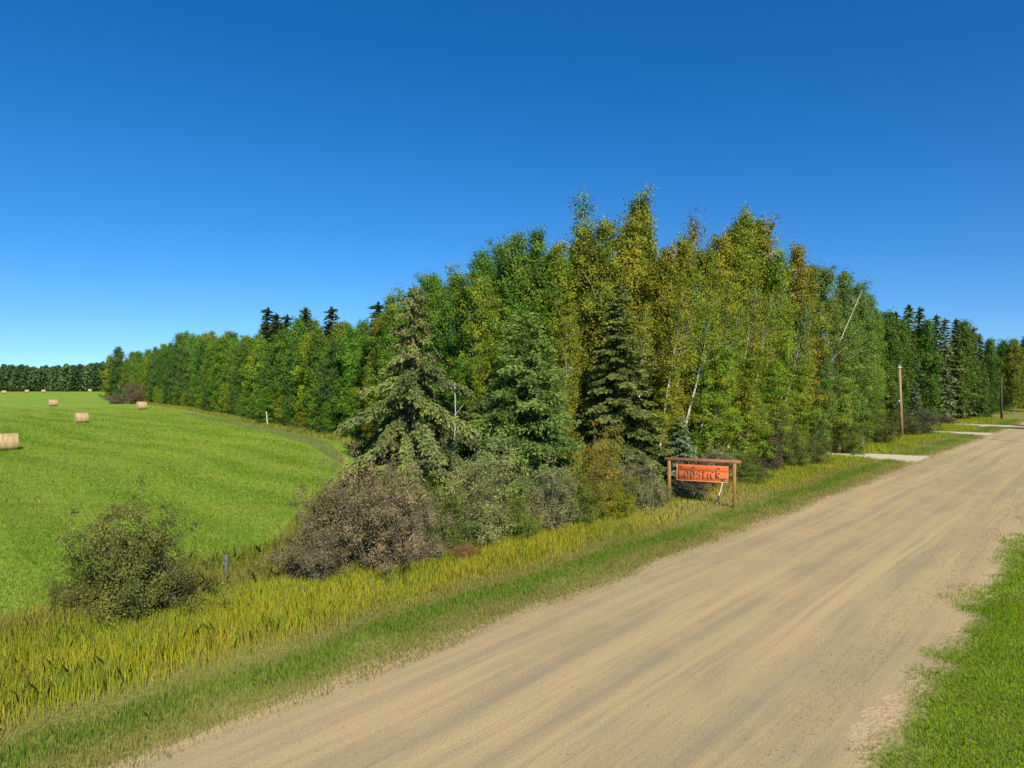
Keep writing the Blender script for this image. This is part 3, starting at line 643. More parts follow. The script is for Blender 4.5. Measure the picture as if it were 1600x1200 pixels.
shrubs = [
 ('thin', 205, 962, 104, 792, OB, 'large olive brown bush standing alone at the field corner'), ('low', 118, 962, 52, 893, OB, 'low olive bush leaning on the left side of the lone field corner bush'), ('low', 262, 950, 42, 872, (.13, .14, .045), 'dark lower bush on the right side of the lone field corner bush'),
 ('big', 588, 892, 96, 722, PU, 'big purplish grey bush under the drooping spruce'), ('low', 488, 906, 66, 832, (.19, .15, .085), 'low dark purple bush at the left foot of the big purplish bush'), ('mid', 522, 878, 70, 762, PU, 'purplish grey bush forming the left shoulder of the big bush'), ('mid', 646, 885, 52, 772, (.225, .185, .115), 'pale grey brown bush at the right side of the big purplish bush'),
 ('mid', 692, 868, 48, 770, GB, 'yellow green bush right of the big purplish bush'), ('low', 668, 882, 34, 838, PU, 'small purple grey bush before the yellow green bush'), ('tall', 752, 856, 66, 694, SG, 'tall grey green bush with a pointed top below the feathery conifer'), ('mid', 722, 862, 42, 780, (.18, .19, .075), 'grey green bush at the left foot of the pointed grey bush'),
 ('low', 726, 880, 28, 848, RB, 'small rust leaved bush at the foot of the grey green bushes'), ('mid', 800, 848, 40, 770, GB, 'green bush between the pointed grey bush and the purplish one'), ('mid', 856, 836, 52, 728, PG, 'greyish purple bush right of the pointed grey bush'), ('low', 818, 846, 34, 800, GB, 'low yellow green bush before the greyish purple bush'),
 ('mid', 900, 826, 40, 740, GB, 'yellow green bush right of the greyish purple bush'), ('tall', 932, 815, 50, 676, GOB, 'golden brown tall shrub before the dark spruce'), ('mid', 960, 812, 44, 745, OL, 'olive shrub at the foot of the golden brown shrub'), ('mid', 990, 803, 44, 722, PG, 'greyish shrub left of the sign'), ('low', 1022, 796, 34, 752, (.19, .175, .075), 'low olive grey shrub touching the left post of the sign'),
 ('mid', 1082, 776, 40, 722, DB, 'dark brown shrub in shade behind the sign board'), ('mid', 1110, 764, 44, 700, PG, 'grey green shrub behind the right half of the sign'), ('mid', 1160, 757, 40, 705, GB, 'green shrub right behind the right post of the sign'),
 ('tall', 1204, 738, 36, 640, DB, 'brown half dead shrub standing right of the sign'), ('mid', 1176, 752, 30, 715, (.09, .075, .05), 'low brown shrub at the foot of the half dead one'), ('mid', 1240, 733, 34, 670, GB, 'yellow green shrub right of the brown half dead shrub'), ('mid', 1270, 728, 30, 684, OB, 'dark green shrub at the left end of the first driveway'),
 ('mid', 1326, 708, 34, 660, GB, 'green shrub behind the first driveway'), ('mid', 1372, 694, 40, 640, OB, 'olive shrub left of the pale pole'), ('mid', 1440, 681, 30, 638, (.115, .13, .06), 'grey green rounded bush right of the pale pole'), ('mid', 1418, 682, 26, 650, OB, 'small bush right behind the pale pole'), ('mid', 1478, 664, 18, 648, DB, 'small brown bush at the third driveway'),
 ('mid', 210, 631, 18, 598, (.17, .125, .085), 'brown bare looking bush behind the hay bale at the wood edge'), ('low', 185, 631, 22, 615, (.15, .13, .08), 'low brown brush left of the bare looking bush at the wood edge'),
]
for a in shrubs: shrub(*a)
# darker undergrowth that closes the wood behind the shrubs
for i, (u, v) in enumerate([(u, 25.5 + random.uniform(-.5, 4)) for u in np.arange(22.5, 66, 2.6)]):
    x, y = P(u, v); px = 800 + F * x / y; kind = random.choice(['mid', 'tall']); h0, r0 = SD[kind]; h = random.uniform(2.2, 4.2)
    o = empty('shrub', (x, y, -.02), random.uniform(0, 6), 0, (1.1, 1.1, h / h0)); tag(o, 'green undergrowth shrub behind the roadside bushes of the tall wood', 'shrub', 'undergrowth shrubs behind the roadside bushes')
    link('stem', SH[kind][0], o); link('foliage', SH[kind][1], o, color=jit(random.choice([GB, G2, OB, OL]), .15))

# ------------------------------------------------------------------ far treeline (one mass across the field)
g = np.random.default_rng(77); cs = []; hh = []
for k in range(520):
    x = g.uniform(-420, -60); y = 392 + g.uniform(0, 40); t_ = 14.6 + .9 * math.sin(x * .05) + g.normal(0, .7) + (1.2 if x > -245 else 0); cs.append((x, y)); hh.append(t_)
PC = []; TN = []
for (x, y), h in zip(cs, hh):
    n = 260; t = g.uniform(0, 1, n) ** .8; r = 4.6 * (1 - t) ** .42 * np.sqrt(g.uniform(.2, 1, n)); a = g.uniform(0, 6.28, n); PC.append(np.stack([x + r * np.cos(a), y + r * np.sin(a), .4 + t * h], 1)); TN.append(np.clip(g.uniform(0, 1) * .5 + g.uniform(0, .5, n), 0, 1))
PC = np.vstack(PC); TN = np.concatenate(TN); A, B = leaf_cloud(PC, .62, g, .8, .2)
V, fn, ix = quads(PC, A, B)
fw = link('far_wood', mesh_np('far_wood', V, fn, ix, M['leaf'], {'tint': TN}), color=(.085, .135, .036)); tag(fw, 'dense dark green wood along the far side of the hay field', 'wood', kind='stuff')

# ------------------------------------------------------------------ grass blades
def blades(name, pos, hgt, wid, col, lean=.35, label=None, seed=0, kind='stuff', cat='grass'):
    g = np.random.default_rng(seed); n = len(pos); az = g.uniform(0, 6.283, n); la = g.uniform(0, 6.283, n); ln = np.abs(g.normal(0, lean, n)) * hgt
    wv = np.stack([np.cos(az), np.sin(az), np.zeros(n)], 1) * (wid / 2)[:, None]; tip = np.stack([np.cos(la) * ln, np.sin(la) * ln, hgt], 1); p = np.concatenate([pos, np.full((n, 1), .01)], 1) if pos.shape[1] == 2 else pos
    mid = p + tip * np.array([.35, .35, .6]); V = np.stack([p - wv, p + wv, mid + wv * .75, p + tip, mid - wv * .75], 1).reshape(-1, 3)
    base = np.arange(n)[:, None] * 5; idx = (base + np.array([0, 1, 2, 3, 4])).ravel()
    o = link(name, mesh_np(name, V, np.full(n, 5), idx, M['blade'], {'col': col})); tag(o, label, cat, None, kind); return o
def vnoise(x, y, s, seed=0):
    """cheap value noise in numpy"""
    gg = np.random.default_rng(seed); T = gg.uniform(0, 1, (256, 256)); X = x / s; Y = y / s; xi = np.floor(X).astype(int); yi = np.floor(Y).astype(int); fx = X - xi; fy = Y - yi; fx = fx * fx * (3 - 2 * fx); fy = fy * fy * (3 - 2 * fy)
    a = T[xi % 256, yi % 256]; b = T[(xi + 1) % 256, yi % 256]; c = T[xi % 256, (yi + 1) % 256]; d = T[(xi + 1) % 256, (yi + 1) % 256]
    return (a * (1 - fx) + b * fx) * (1 - fy) + (c * (1 - fx) + d * fx) * fy
def scatter(u0, u1, v0, v1, n, g): return g.uniform(u0, u1, n), g.uniform(v0, v1, n)
def mixc(a, b, f): return np.array(a)[None] * (1 - f)[:, None] + np.array(b)[None] * f[:, None]
g = np.random.default_rng(501)
SHORT_G = (.15, .26, .022); STRAW = (.30, .275, .075); YEL = (.48, .425, .028); YG2 = (.31, .36, .024); DRY = (.48, .37, .14)
def verge(u0, u1, dens, wmul, seed):
    g = np.random.default_rng(seed); n = int((u1 - u0) * 10.1 * dens); u, v = scatter(u0, u1, 13.5, 24.0, n, g)
    dip = (vnoise(u, v, 3.1, 3) - .5) * 1.1 + (vnoise(u, v, .8, 4) - .5) * .6
    e = v - 13.75 + dip * .6 + np.clip((14 - u) / 14, 0, 1) * .35
    # bands away from the road: 0 dusty straw, 1.3 green, 2.5 straw/olive, 3.6 tall yellow
    tall = np.clip((e - 3.2) / .9, 0, 1); signdry = np.exp(-((u - 37) / 6.5) ** 2) * np.exp(-((v - 18.2) / 1.7) ** 2)
    keep = g.uniform(0, 1, n) < np.clip((e + .2) / .7, .04, 1); keep &= ~((np.abs(u - 70.5) < 2.5) | (np.abs(u - 108) < 2.2) | ((np.abs(u - 127.5) < 2.8)))
    thin = vnoise(u, v, 1.9, 31); keep &= (g.uniform(0, 1, n) > .55 * signdry) & (g.uniform(0, 1, n) < np.clip(1.5 - 1.3 * np.clip(thin - .45, 0, 1) * 2, .3, 1))
    patch = vnoise(u, v, 1.4, 9); patch2 = vnoise(u, v, 4.5, 10)
    gband = np.exp(-((e - 2.1) / .72) ** 2)
    c = mixc(STRAW, SHORT_G, np.clip(gband * 1.25 + (patch - .6) * .5, 0, 1)); yl = mixc(YEL, YG2, np.clip((patch - .35) * 1.4 + np.clip((u - 40) / 25, 0, 1) * .8 + np.clip((v - 20.5) / 2.5, 0, 1) * .5 * (u < 16), 0, 1)); yl = yl * (1 - (patch2 > .8)[:, None] * .1)
    c = c * (1 - tall)[:, None] + yl * tall[:, None]
    c = c * (1 - signdry)[:, None] + np.array(DRY)[None] * signdry[:, None]
    dr = g.uniform(0, 1, n) < .12; c[dr] = np.array(STRAW) * 1.05; br = g.uniform(0, 1, n) < .07 * tall; c[br] = (.30, .23, .08); gr_ = g.uniform(0, 1, n) < .22 * tall * (.5 + vnoise(u, v, 2.2, 19)); c[gr_] = (.24, .34, .03)
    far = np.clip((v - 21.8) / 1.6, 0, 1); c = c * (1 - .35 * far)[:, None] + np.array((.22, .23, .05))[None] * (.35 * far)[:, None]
    c *= g.uniform(.7, 1.3, (n, 1))
    h = (.10 + .06 * gband) * g.uniform(.6, 1.4, n) + tall * (.14 + .26 * patch2) * g.uniform(.35, 1.45, n) * (1 - .75 * signdry)
    w = (.014 + .006 * tall) * wmul * g.uniform(.7, 1.3, n)
    x = u * D[0] + v * NL[0]; y = u * D[1] + v * NL[1]; return np.stack([x, y], 1)[keep], h[keep], w[keep], c[keep]
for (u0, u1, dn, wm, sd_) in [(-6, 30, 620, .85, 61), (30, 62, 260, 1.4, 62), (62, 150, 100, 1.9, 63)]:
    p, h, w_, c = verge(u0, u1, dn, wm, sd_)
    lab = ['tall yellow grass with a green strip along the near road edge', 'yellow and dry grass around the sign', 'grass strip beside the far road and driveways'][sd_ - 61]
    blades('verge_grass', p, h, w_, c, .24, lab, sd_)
# lawn on the right of the road
def lawn(u0, u1, v0, v1, dens, wm, seed):
    g = np.random.default_rng(seed); n = int((u1 - u0) * (v1 - v0) * dens); u, v = scatter(u0, u1, v0, v1, n, g)
    e = 4.55 - v + (vnoise(u, v, 3.4, 13) - .5) * 1.5 + (vnoise(u, v, .8, 14) - .5) * 1.0 - .35
    keep = g.uniform(0, 1, n) < np.clip(e / .9 + .10, .02, 1) ** 1.6
    c = mixc((.18, .30, .010), (.28, .39, .018), vnoise(u, v, 1.1, 16)); edge = np.exp(-np.clip(e, 0, 9) / .25); c = c * (1 - .6 * edge)[:, None] + np.array((.22, .20, .07))[None] * (.6 * edge)[:, None]
    c *= g.uniform(.65, 1.35, (n, 1)); h = .075 * g.uniform(.6, 1.4, n); w_ = .013 * wm * g.uniform(.7, 1.3, n)
    return np.stack([u * D[0] + v * NL[0], u * D[1] + v * NL[1]], 1)[keep], h[keep], w_[keep], c[keep]
p, h, w_, c = lawn(8, 27, -4, 5.4, 900, 1.0, 71); p2, h2, w2, c2 = lawn(27, 60, -4, 5.4, 300, 1.9, 72)
blades('lawn_grass', np.vstack([p, p2]), np.concatenate([h, h2]), np.concatenate([w_, w2]), np.vstack([c, c2]), .5, 'bright green mown grass on the near right side of the road', 71)
# short field grass close to the corner
def in_field(x, y):
    u, v = x * D[0] + y * D[1], x * NL[0] + y * NL[1]
    ex = np.interp(y, [p[1] for p in FE], [p[0] for p in FE]); return (x < ex - .3) & (v > 23.2)
def fieldgrass(z0, z1, dens, wm, seed):
    g = np.random.default_rng(seed); xw = .78 * z1; n = int(xw * (z1 - z0) * dens); x = g.uniform(-xw, 0, n); y = g.uniform(z0, z1, n); tx = np.interp(y, [50, 62, 76, 93, 112, 131, 150], [-13.6, -16.2, -21, -31, -44, -58, -72]); k = in_field(x, y) & (x > -.78 * y - 3) & ((np.abs(x - tx) > 1.7) | (y < 56) | (g.uniform(0, 1, n) < .3)) & (g.uniform(0, 1, n) < np.clip((185 - y) / 100, 0, 1)); x, y = x[k], y[k]; n = len(x)
    pt = vnoise(x + 900, y, 7, 21); p2 = vnoise(x * .5 + 900 + y * .2, y * 2, 1.6, 22)
    pb = vnoise(x + 900, y, 17, 23); c = mixc((.165, .290, .018), (.32, .41, .05), np.clip(pt * .7 + p2 * .5 + pb * .7 - .55, 0, 1)); rw = np.sin((x * .69 + y * .72) * 1.05 + vnoise(x + 900, y, 14, 24) * 5); c = c * (1 - .22 * (rw < -.3))[:, None]; rr_ = (rw > .45) & (g.uniform(0, 1, n) < .35); c[rr_] = (.31, .35, .06); d_ = g.uniform(0, 1, n) < .07 + .12 * (p2 > .7); c[d_] = (.34, .33, .09); c *= g.uniform(.65, 1.3, (n, 1))
    return np.stack([x, y], 1), .09 * g.uniform(.5, 1.5, n) * (1 + (wm - 1) * .25), .022 * wm * g.uniform(.7, 1.3, n), c
a = [fieldgrass(18, 40, 190, 1.0, 81), fieldgrass(40, 75, 60, 1.8, 82), fieldgrass(75, 190, 15, 3.4, 83)]
blades('field_grass', *[np.concatenate([q[i] for q in a]) for i in range(4)], .6, 'short green regrowth of the mown hay field', 81)
# rough grass along the foot of the field side trees and the fence corner
def rough(n, seed, f, cols, h0, w0):
    g = np.random.default_rng(seed); x, y = f(g, n); c = mixc(cols[0], cols[1], vnoise(x + 900, y, 1.6, seed)); c *= g.uniform(.65, 1.35, (len(x), 1)); return np.stack([x, y], 1), h0 * g.uniform(.5, 1.4, len(x)), w0 * g.uniform(.7, 1.3, len(x)), c
def fedge(g, n):
    s = g.uniform(14, cum[-1], n); s = s[g.uniform(0, 1, n) < np.clip((s - 14) / 30, 0, 1)]; n = len(s); o = g.uniform(-1.3, 2.2, n) + np.clip((34 - s) / 12, 0, 2); x = np.interp(s, cum, fe[:, 0]); y = np.interp(s, cum, fe[:, 1]); return x + .8 * o, y + .55 * o
def fence_strip(g, n):
    u = g.uniform(-4, 13, n); v = g.uniform(22.5, 24.2, n); return u * D[0] + v * NL[0], u * D[1] + v * NL[1]
def corner(g, n):
    y = g.uniform(25, 52, n); x = np.interp(y, [p[1] for p in FE], [p[0] for p in FE]) + g.uniform(.2, 3.4, n); return x, y
def under(g, n):
    u = g.uniform(8, 66, n); v = g.uniform(22.5, 27, n); return u * D[0] + v * NL[0], u * D[1] + v * NL[1]
a = [rough(26000, 91, fedge, ((.32, .30, .06), (.20, .25, .035)), .45, .08), rough(9000, 92, fence_strip, ((.26, .25, .06), (.36, .31, .08)), .5, .018), rough(12000, 93, corner, ((.19, .24, .03), (.32, .30, .06)), .45, .03), rough(22000, 94, under, ((.16, .19, .025), (.26, .26, .04)), .5, .035)]
blades('rough_grass', *[np.concatenate([q[i] for q in a]) for i in range(4)], .35, 'rough uncut grass along the edge of the wood and the field fence', 91)
# weed flowers by the fence
g = np.random.default_rng(99); n = 170; u = g.uniform(3, 12.5, n); v = g.uniform(22.6, 24.4, n); pos = np.stack([u * D[0] + v * NL[0], u * D[1] + v * NL[1], g.uniform(.45, .85, n)], 1); A, B = leaf_cloud(pos, .028, g, .9, .8)
V, fn, ix = quads(pos, A, B); tag(link('wildflowers', mesh_np('wildflowers', V, fn, ix, M['blade'], {'col': np.tile((.55, .36, .01), (n, 1))})), 'tiny yellow wildflowers scattered in the weeds near the fence post', 'flowers', kind='stuff')

# loose stones on the road
g = np.random.default_rng(555); n = 17000; u = g.uniform(2, 75, n) ** 1.0; v = np.where(g.uniform(0, 1, n) < .55, np.where(g.uniform(0, 1, n) < .5, 4.7 + np.abs(g.normal(0, .7, n)), 14.2 - np.abs(g.normal(0, .55, n))), g.uniform(4.5, 14.2, n)); r = g.uniform(.006, .018, n) * (1 + .012 * u)
O6 = np.array([(1, 0, 0), (0, 1, 0), (-1, 0, 0), (0, -1, 0), (0, 0, .8), (0, 0, -.4)], float); a_ = g.uniform(0, 6.28, n); ca, sa = np.cos(a_), np.sin(a_)
W = O6[None] * r[:, None, None] * g.uniform(.6, 1.3, (n, 1, 3)); W = np.stack([W[..., 0] * ca[:, None] - W[..., 1] * sa[:, None], W[..., 0] * sa[:, None] + W[..., 1] * ca[:, None], W[..., 2]], -1)
W += np.stack([u * D[0] + v * NL[0], u * D[1] + v * NL[1], .012 + r * .25], 1)[:, None, :]
tri = np.array([(0, 1, 4), (1, 2, 4), (2, 3, 4), (3, 0, 4), (1, 0, 5), (2, 1, 5), (3, 2, 5), (0, 3, 5)]); ix = (np.arange(n)[:, None, None] * 6 + tri[None]).ravel()
cc = mixc((.27, .225, .15), (.58, .48, .33), g.uniform(0, 1, n)); tag(link('loose_gravel', mesh_np('loose_gravel', W.reshape(-1, 3), np.full(n * 8, 3), ix, M['blade'], {'col': np.repeat(cc, 8, 0)})), 'loose stones scattered on the dirt road and its shoulders', 'gravel', kind='stuff')

# ------------------------------------------------------------------ hay bales
def mk_hay():
    m, t = new_mat('hay'); q = NT(t); tc = q.n('TexCoord'); g = tc.outputs['Object']
    a = q.noise(g, 3.0, 4, .75, (3.4, .3, .3)); b = q.noise(g, 16, 3, .7); k = q.noise(g, 1.1, 3)
    c = q.ramp(a, [(.3, (.27, .19, .085)), (.5, (.46, .34, .16)), (.66, (.60, .47, .25))]); c = q.mix(1, c, q.ramp(b, [(.3, .72), (.7, 1.2)]), 'MULTIPLY'); c = q.mix(q.ramp(k, [(.55, 0.), (.75, .4)]), c, (.36, .30, .2))
    q.principled(c, .95, .1, q.math('ADD', a, b), .9, .06); return m
def mk_hayend():
    m, t = new_mat('hay_end'); q = NT(t); tc = q.n('TexCoord'); g = tc.outputs['Object']; sep = q.n('SeparateXYZ'); q.l(g, sep.inputs[0])
    r = q.math('POWER', q.math('ADD', q.math('POWER', sep.outputs['Y'], 2.0), q.math('POWER', q.math('SUBTRACT', sep.outputs['Z'], .85), 2.0)), .5)
    b = q.noise(g, 9, 4, .7); rr = q.math('SINE', q.math('ADD', q.math('MULTIPLY', r, 42.0), q.math('MULTIPLY', b, 5.0)))
    c = q.ramp(q.math('ADD', q.math('MULTIPLY', rr, .3), b), [(.25, (.30, .22, .10)), (.75, (.60, .48, .26))]); q.principled(c, .95, .1, q.math('ADD', rr, b), .6, .04); return m
M['hay'] = mk_hay(); M['hayend'] = mk_hayend()
def bale_meshes(seed, L=1.75, rad=.86):
    g = random.Random(seed); n = 40; V = []; Fs = []; xs = [-.5, -.49, -.46, -.3, -.1, .1, .3, .46, .49, .5]; pr = [.93, .97, 1.0, 1.012, 1.005, 1.01, 1.0, 1.0, .97, .93]
    for x, r_ in zip(xs, pr):
        for k in range(n):
            a = 2 * math.pi * k / n; r = rad * r_ * (1 + g.uniform(-.012, .012)); y = math.cos(a) * r * 1.02; z = max(.85 + math.sin(a) * r, .0 + g.uniform(0, .01)); V.append((x * L, y, z))
    for i in range(len(xs) - 1):
        for k in range(n): Fs.append((i * n + k, i * n + (k + 1) % n, (i + 1) * n + (k + 1) % n, (i + 1) * n + k))
    roll = mesh_py('bale_roll', V, Fs, M['hay'], True); ends = []
    for sx in (-1, 1):
        b0 = 0 if sx < 0 else (len(xs) - 1) * n; ring = V[b0:b0 + n]; W = [(sx * (L / 2 + .03), 0, .85)]; 
        for fr in (.35, .7, 1.0): W += [(p[0] + sx * (.03 * (1 - fr) + g.uniform(0, .012)), p[1] * fr, .85 + (p[2] - .85) * fr) for p in ring]
        f = [(0, 1 + k, 1 + (k + 1) % n) for k in range(n)]
        for j in range(2): f += [(1 + j * n + k, 1 + (j + 1) * n + k, 1 + (j + 1) * n + (k + 1) % n, 1 + j * n + (k + 1) % n) for k in range(n)]
        if sx > 0: f = [tuple(reversed(q)) for q in f]
        ends.append(mesh_py('bale_end', W, f, M['hayend']))
    gg = np.random.default_rng(seed); m_ = 1500; th = gg.uniform(-.4, 3.54, m_); xx = gg.uniform(-.5, .5, m_) * L; r = rad * 1.0; c = np.stack([xx, np.cos(th) * r * 1.02, .85 + np.sin(th) * r], 1); d = np.stack([gg.normal(0, .6, m_), np.cos(th) * .5 - np.sin(th), np.sin(th) * .5 + np.cos(th)], 1); A = norm(d) * gg.uniform(.04, .12, (m_, 1)); B = norm(np.cross(A, gg.normal(size=(m_, 3)))) * .008
    V2, fn, ix = quads(c + A * .5, A, B); straw = mesh_np('loose_straw', V2, fn, ix, M['hay'])
    return roll, ends, straw
BM = bale_meshes(3)
def bale(px, by, rz, label, s=1.0):
    z = F * H / (by - HY); o = empty('hay_bale', (gx(px, z), z + .8, 0), R(rz), 0, (s, s, s)); tag(o, label, 'hay bale', 'round hay bales left in the mown field')
    link('roll', BM[0], o); [link('end_face', e, o) for e in BM[1]]; link('loose_straw', BM[2], o)
bale(2, 705, 40, 'nearest hay bale, cut by the left edge of the view'); bale(122, 661.5, 46, 'second nearest round hay bale, standing open in the green field'); bale(79, 635, 48, 'middle distance hay bale beyond the second nearest one', 1.05); bale(218, 640, 47, 'hay bale before the brown bush at the wood edge', 1.08)
for px, by, lab in [(40, 613.8, 'tiny far bale before the dark wood, second from left'), (4, 615.5, 'tiny far bale lowest at the left edge'), (66, 613.6, 'tiny far bale before the dark wood, middle of the far row'), (139, 612.8, 'tiny far bale near the tip of the wood')]: bale(px, by, 45, lab, .95)

# ------------------------------------------------------------------ sign
def mk_wood(name, a, b, sc=(1, 1, .15), scale=14):
    m, t = new_mat(name); q = NT(t); tc = q.n('TexCoord'); g = tc.outputs['Object']; n = q.noise(g, scale, 4, .7, sc); k = q.noise(g, 1.5, 3)
    c = q.ramp(n, [(.3, a), (.7, b)]); c = q.mix(1, c, q.ramp(k, [(.3, .85), (.7, 1.1)]), 'MULTIPLY'); q.principled(c, .75, .25, n, .3, .01); return m
M['post'] = mk_wood('stained_post', (.22, .11, .035), (.34, .19, .065)); M['beam'] = mk_wood('red_brown_beam', (.20, .075, .04), (.33, .14, .08), (.15, 1, 1)); M['orange'] = mk_wood('orange_board', (.52, .105, .025), (.64, .15, .038), (.08, 1, 1), 10)
M['letter'] = mk_wood('brown_letter', (.14, .05, .028), (.21, .08, .045)); M['edge'] = mk_wood('board_edge', (.60, .26, .12), (.70, .34, .17), (.3, 1, .3)); M['gap'] = mk_wood('board_gap', (.16, .03, .01), (.2, .04, .012)); M['feather'] = mk_wood('grey_paint', (.17, .12, .11), (.26, .18, .16), (1, 1, 1))
zl, zr = 39.9, 38.5; pl = Vector((gx(1046, zl), zl, 0)); pr_ = Vector((gx(1148, zr), zr, 0)); ax = (pr_ - pl); span = ax.length; ang = math.atan2(ax.y, ax.x)
sg = empty('road_sign', pl, ang); tag(sg, 'orange wooden sign board lettered in brown, hung between two posts by the road', 'sign')
HB = 2.50
for k, x in enumerate((0, span)):
    o = link('post', MB().box((0, 0, HB / 2), (.17, .17, HB), .012).mesh('sign_post', M['post']), sg); o.location = (x, 0, 0)
o = link('beam', MB().box((0, 0, 0), (span + .62, .2, .17), .012).mesh('sign_beam', M['beam']), sg); o.location = (span / 2 + .05, 0, HB + .085)
BW, BH = 2.86, .93; bx, bz = .42, HB - .19 - BH
bd = empty('board', (bx, 0, bz)); bd.parent = sg
mb = MB(); mb.box((BW / 2, 0, BH * .31), (BW, .06, BH * .62 - .004), .006); mb.box((BW / 2, 0, BH * .81), (BW, .06, BH * .38 - .004), .006); bd_b = link('panel', mb.mesh('board_planks', M['orange']), bd)
mb = MB(); mb.box((BW / 2, .0, BH * .62), (BW - .02, .05, .012)); link('joint', mb.mesh('board_joint', M['gap']), bd)
mb = MB(); mb.box((.02, -.033, BH / 2), (.04, .012, BH - .02), .003); mb.box((BW / 2 + .02, -.0335, .022), (BW - .06, .012, .04), .003); link('edge_trim', mb.mesh('board_edge', M['edge']), bd)
for x in (.45, BW - .45): link('hanger', MB().tube([(x, 0, BH - .01), (x, 0, BH + .2)], [.012, .012], 6).mesh('sign_hanger', M['gap']), bd)
# letters: broad pen strokes in units of the board (x metres, z metres)
def pen(mb, pts, y, wd=.07, nib=40, th=.006):
    nx, nz = math.cos(R(nib)) * wd / 2, math.sin(R(nib)) * wd / 2; n = len(mb.V)
    # dense resample
    for dy in (0, th):
        for (x, z) in pts: mb.V += [(x - nx, y - th + dy, z - nz), (x + nx, y - th + dy, z + nz)]
    m = len(pts)
    for i in range(m - 1):
        a = n + 2 * i; mb.F.append((a, a + 2, a + 3, a + 1)); mb.F.append((a, n + 2 * m + 2 * i, n + 2 * m + 2 * i + 2, a + 2)); mb.F.append((a + 1, a + 3, n + 2 * m + 2 * i + 3, n + 2 * m + 2 * i + 1))
    mb.F.append((n, n + 1, n + 2 * m + 1, n + 2 * m)); e = n + 2 * m - 2; mb.F.append((e + 1, e, e + 2 * m, e + 2 * m + 1))
def arc(cx, cz, rx, rz, a0, a1, n=14): return [(cx + rx * math.cos(R(a0 + (a1 - a0) * i / n)), cz + rz * math.sin(R(a0 + (a1 - a0) * i / n))) for i in range(n + 1)]
zb = .18; xh = .40      # base line, x-height
letters = {
 'L': [[(.13, .80), (.12, .5), (.13, zb)], arc(.22, .74, .11, .09, 170, 10), arc(.24, .74, .08, .03, 180, 20)[:0] or [(.11, zb + .02), (.22, zb - .01), (.34, zb + .03), (.43, zb + .11)], [(.36, zb + .13), (.44, zb + .08)]],
 'o': [arc(.56, zb + xh / 2, .10, xh / 2, 90, 270), arc(.56, zb + xh / 2, .10, xh / 2, 90, -90)],
 'b': [[(.82, .68), (.80, zb)], arc(.91, .70, .10, .11, 180, 20), arc(.90, zb + xh / 2, .10, xh / 2, 120, -90), [(.80, zb), (.90, zb)]],
 's': [arc(1.23, zb + .29, .09, .10, 30, 230), arc(1.21, zb + .11, .09, .11, 70, -130)],
 't': [[(1.49, zb + .46), (1.48, zb + .04), (1.55, zb)], [(1.40, zb + .34), (1.60, zb + .35)]],
 'i': [[(1.73, zb + .34), (1.73, zb + .03), (1.80, zb)], [(1.73, zb + .46), (1.735, zb + .50)]],
 'c': [arc(2.00, zb + xh / 2, .11, xh / 2, 55, 290)],
 'k': [[(2.20, .68), (2.18, zb)], arc(2.29, .70, .10, .11, 180, 20), [(2.20, zb + .20), (2.30, zb + .34), (2.38, zb + .30)], [(2.22, zb + .20), (2.36, zb)]],
}
yo = -.034; k = 0
for ch, strokes in letters.items():
    mb = MB()
    for st_ in strokes:
        pen(mb, st_, yo - .0012 * k, (.098 if ch != 's' else .085)); k += 1
    k = 0
    link('letter', mb.mesh('letter', M['letter']), bd)
mb = MB(); pen(mb, [(2.42, .22), (2.58, .12), (2.80, .08)], yo, .09, 60); pen(mb, [(2.50, .16), (2.72, .24), (2.80, .24)], yo - .0015, .10, 75); link('painted_motif', mb.mesh('painted_motif', M['feather']), bd)

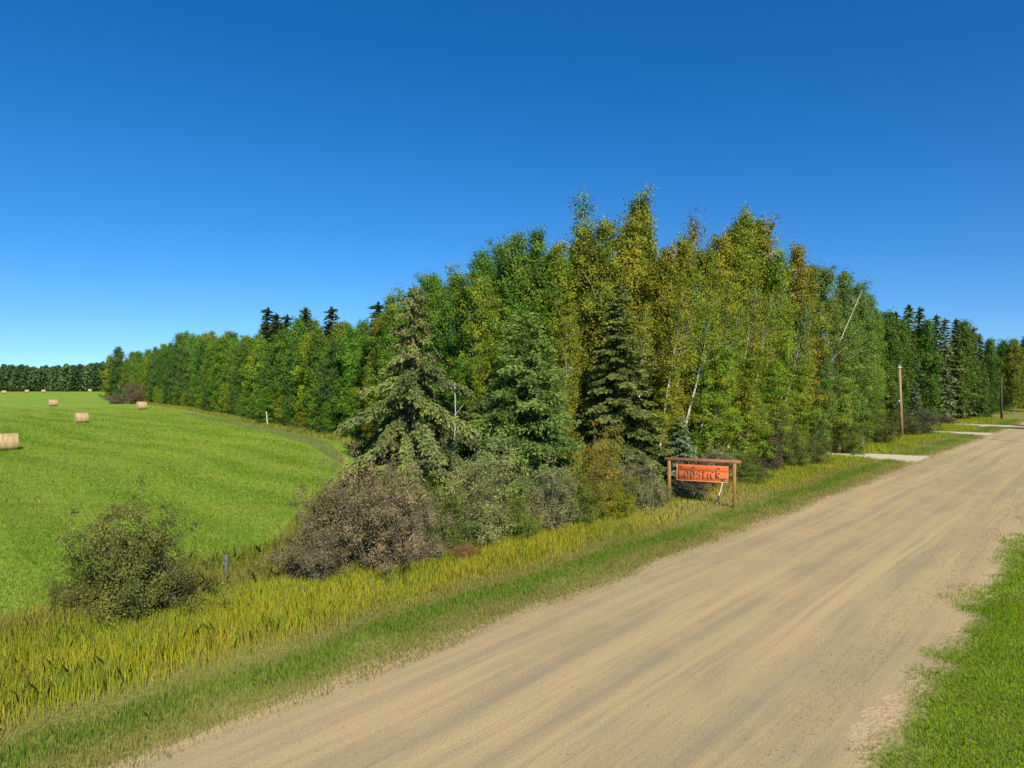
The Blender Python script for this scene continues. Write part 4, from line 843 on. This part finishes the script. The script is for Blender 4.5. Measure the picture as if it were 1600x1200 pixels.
# ------------------------------------------------------------------ poles and fence posts
M['polewood'] = mk_wood('pole_wood', (.25, .15, .065), (.40, .26, .12), (1, 1, .06), 10); M['cap'] = mk_wood('pole_cap', (.45, .45, .42), (.55, .55, .52)); M['darkpole'] = mk_wood('dark_pole_wood', (.05, .045, .03), (.09, .075, .05), (1, 1, .06)); M['fpost'] = mk_wood('grey_post', (.075, .085, .075), (.14, .155, .14))
def pole(px, z, h, lean, mat, label, cap=True):
    o = empty('utility_pole', (gx(px, z), z, 0)); o.rotation_euler = (0, lean, 0); tag(o, label, 'utility pole')
    link('shaft', MB().tube([(0, 0, -.1), (0, 0, h * .5), (0, 0, h)], [.19, .165, .135], 12).mesh('pole_shaft', M[mat], True), o)
    if cap:
        link('cap', MB().tube([(0, 0, h), (0, 0, h + .1), (0, 0, h + .16)], [.15, .15, .05], 10).mesh('pole_cap', M['cap']), o)
        mb = MB(); mb.box((-.05, -.2, h - .12), (.5, .1, .1), .01); link('bracket', mb.mesh('pole_bracket', M['cap']), o)
        mb = MB(); mb.tube([(-.2, -.05, h * .50), (-.2, -.05, h * .53)], [.07, .07], 8); mb.box((-.16, -.02, h * .515), (.1, .06, .3), .01); link('insulator', mb.mesh('pole_insulator', M['cap']), o)
    return o
pole(1409.5, 84.6, top_h(573, 84.6), R(-2.2), 'polewood', 'pale brown utility pole leaning slightly left beside the road')
pole(1565.5, 121, top_h(589, 121), R(-.8), 'darkpole', 'dark thin utility pole near the road bend', False)
o = pole(1718, 71.9, 11, 0, 'polewood', 'utility pole outside the view whose shadow crosses the road', False)
fp = empty('fence_post', (gx(352, 24.0), 24.0, 0)); fp.rotation_euler = (0, R(1), 0); tag(fp, 'grey weathered fence post in the weeds right of the lone bush', 'fence post')
link('shaft', MB().box((0, 0, .55), (.11, .11, 1.1), .01).mesh('fence_post_shaft', M['fpost']), fp); link('wire_staple', MB().box((0, -.06, .9), (.05, .03, .04)).mesh('fence_staple', M['darkpole']), fp)
print('things', n_thing[0], 'objects', len(C.objects), 'verts', sum(len(m.vertices) for m in bpy.data.meshes))
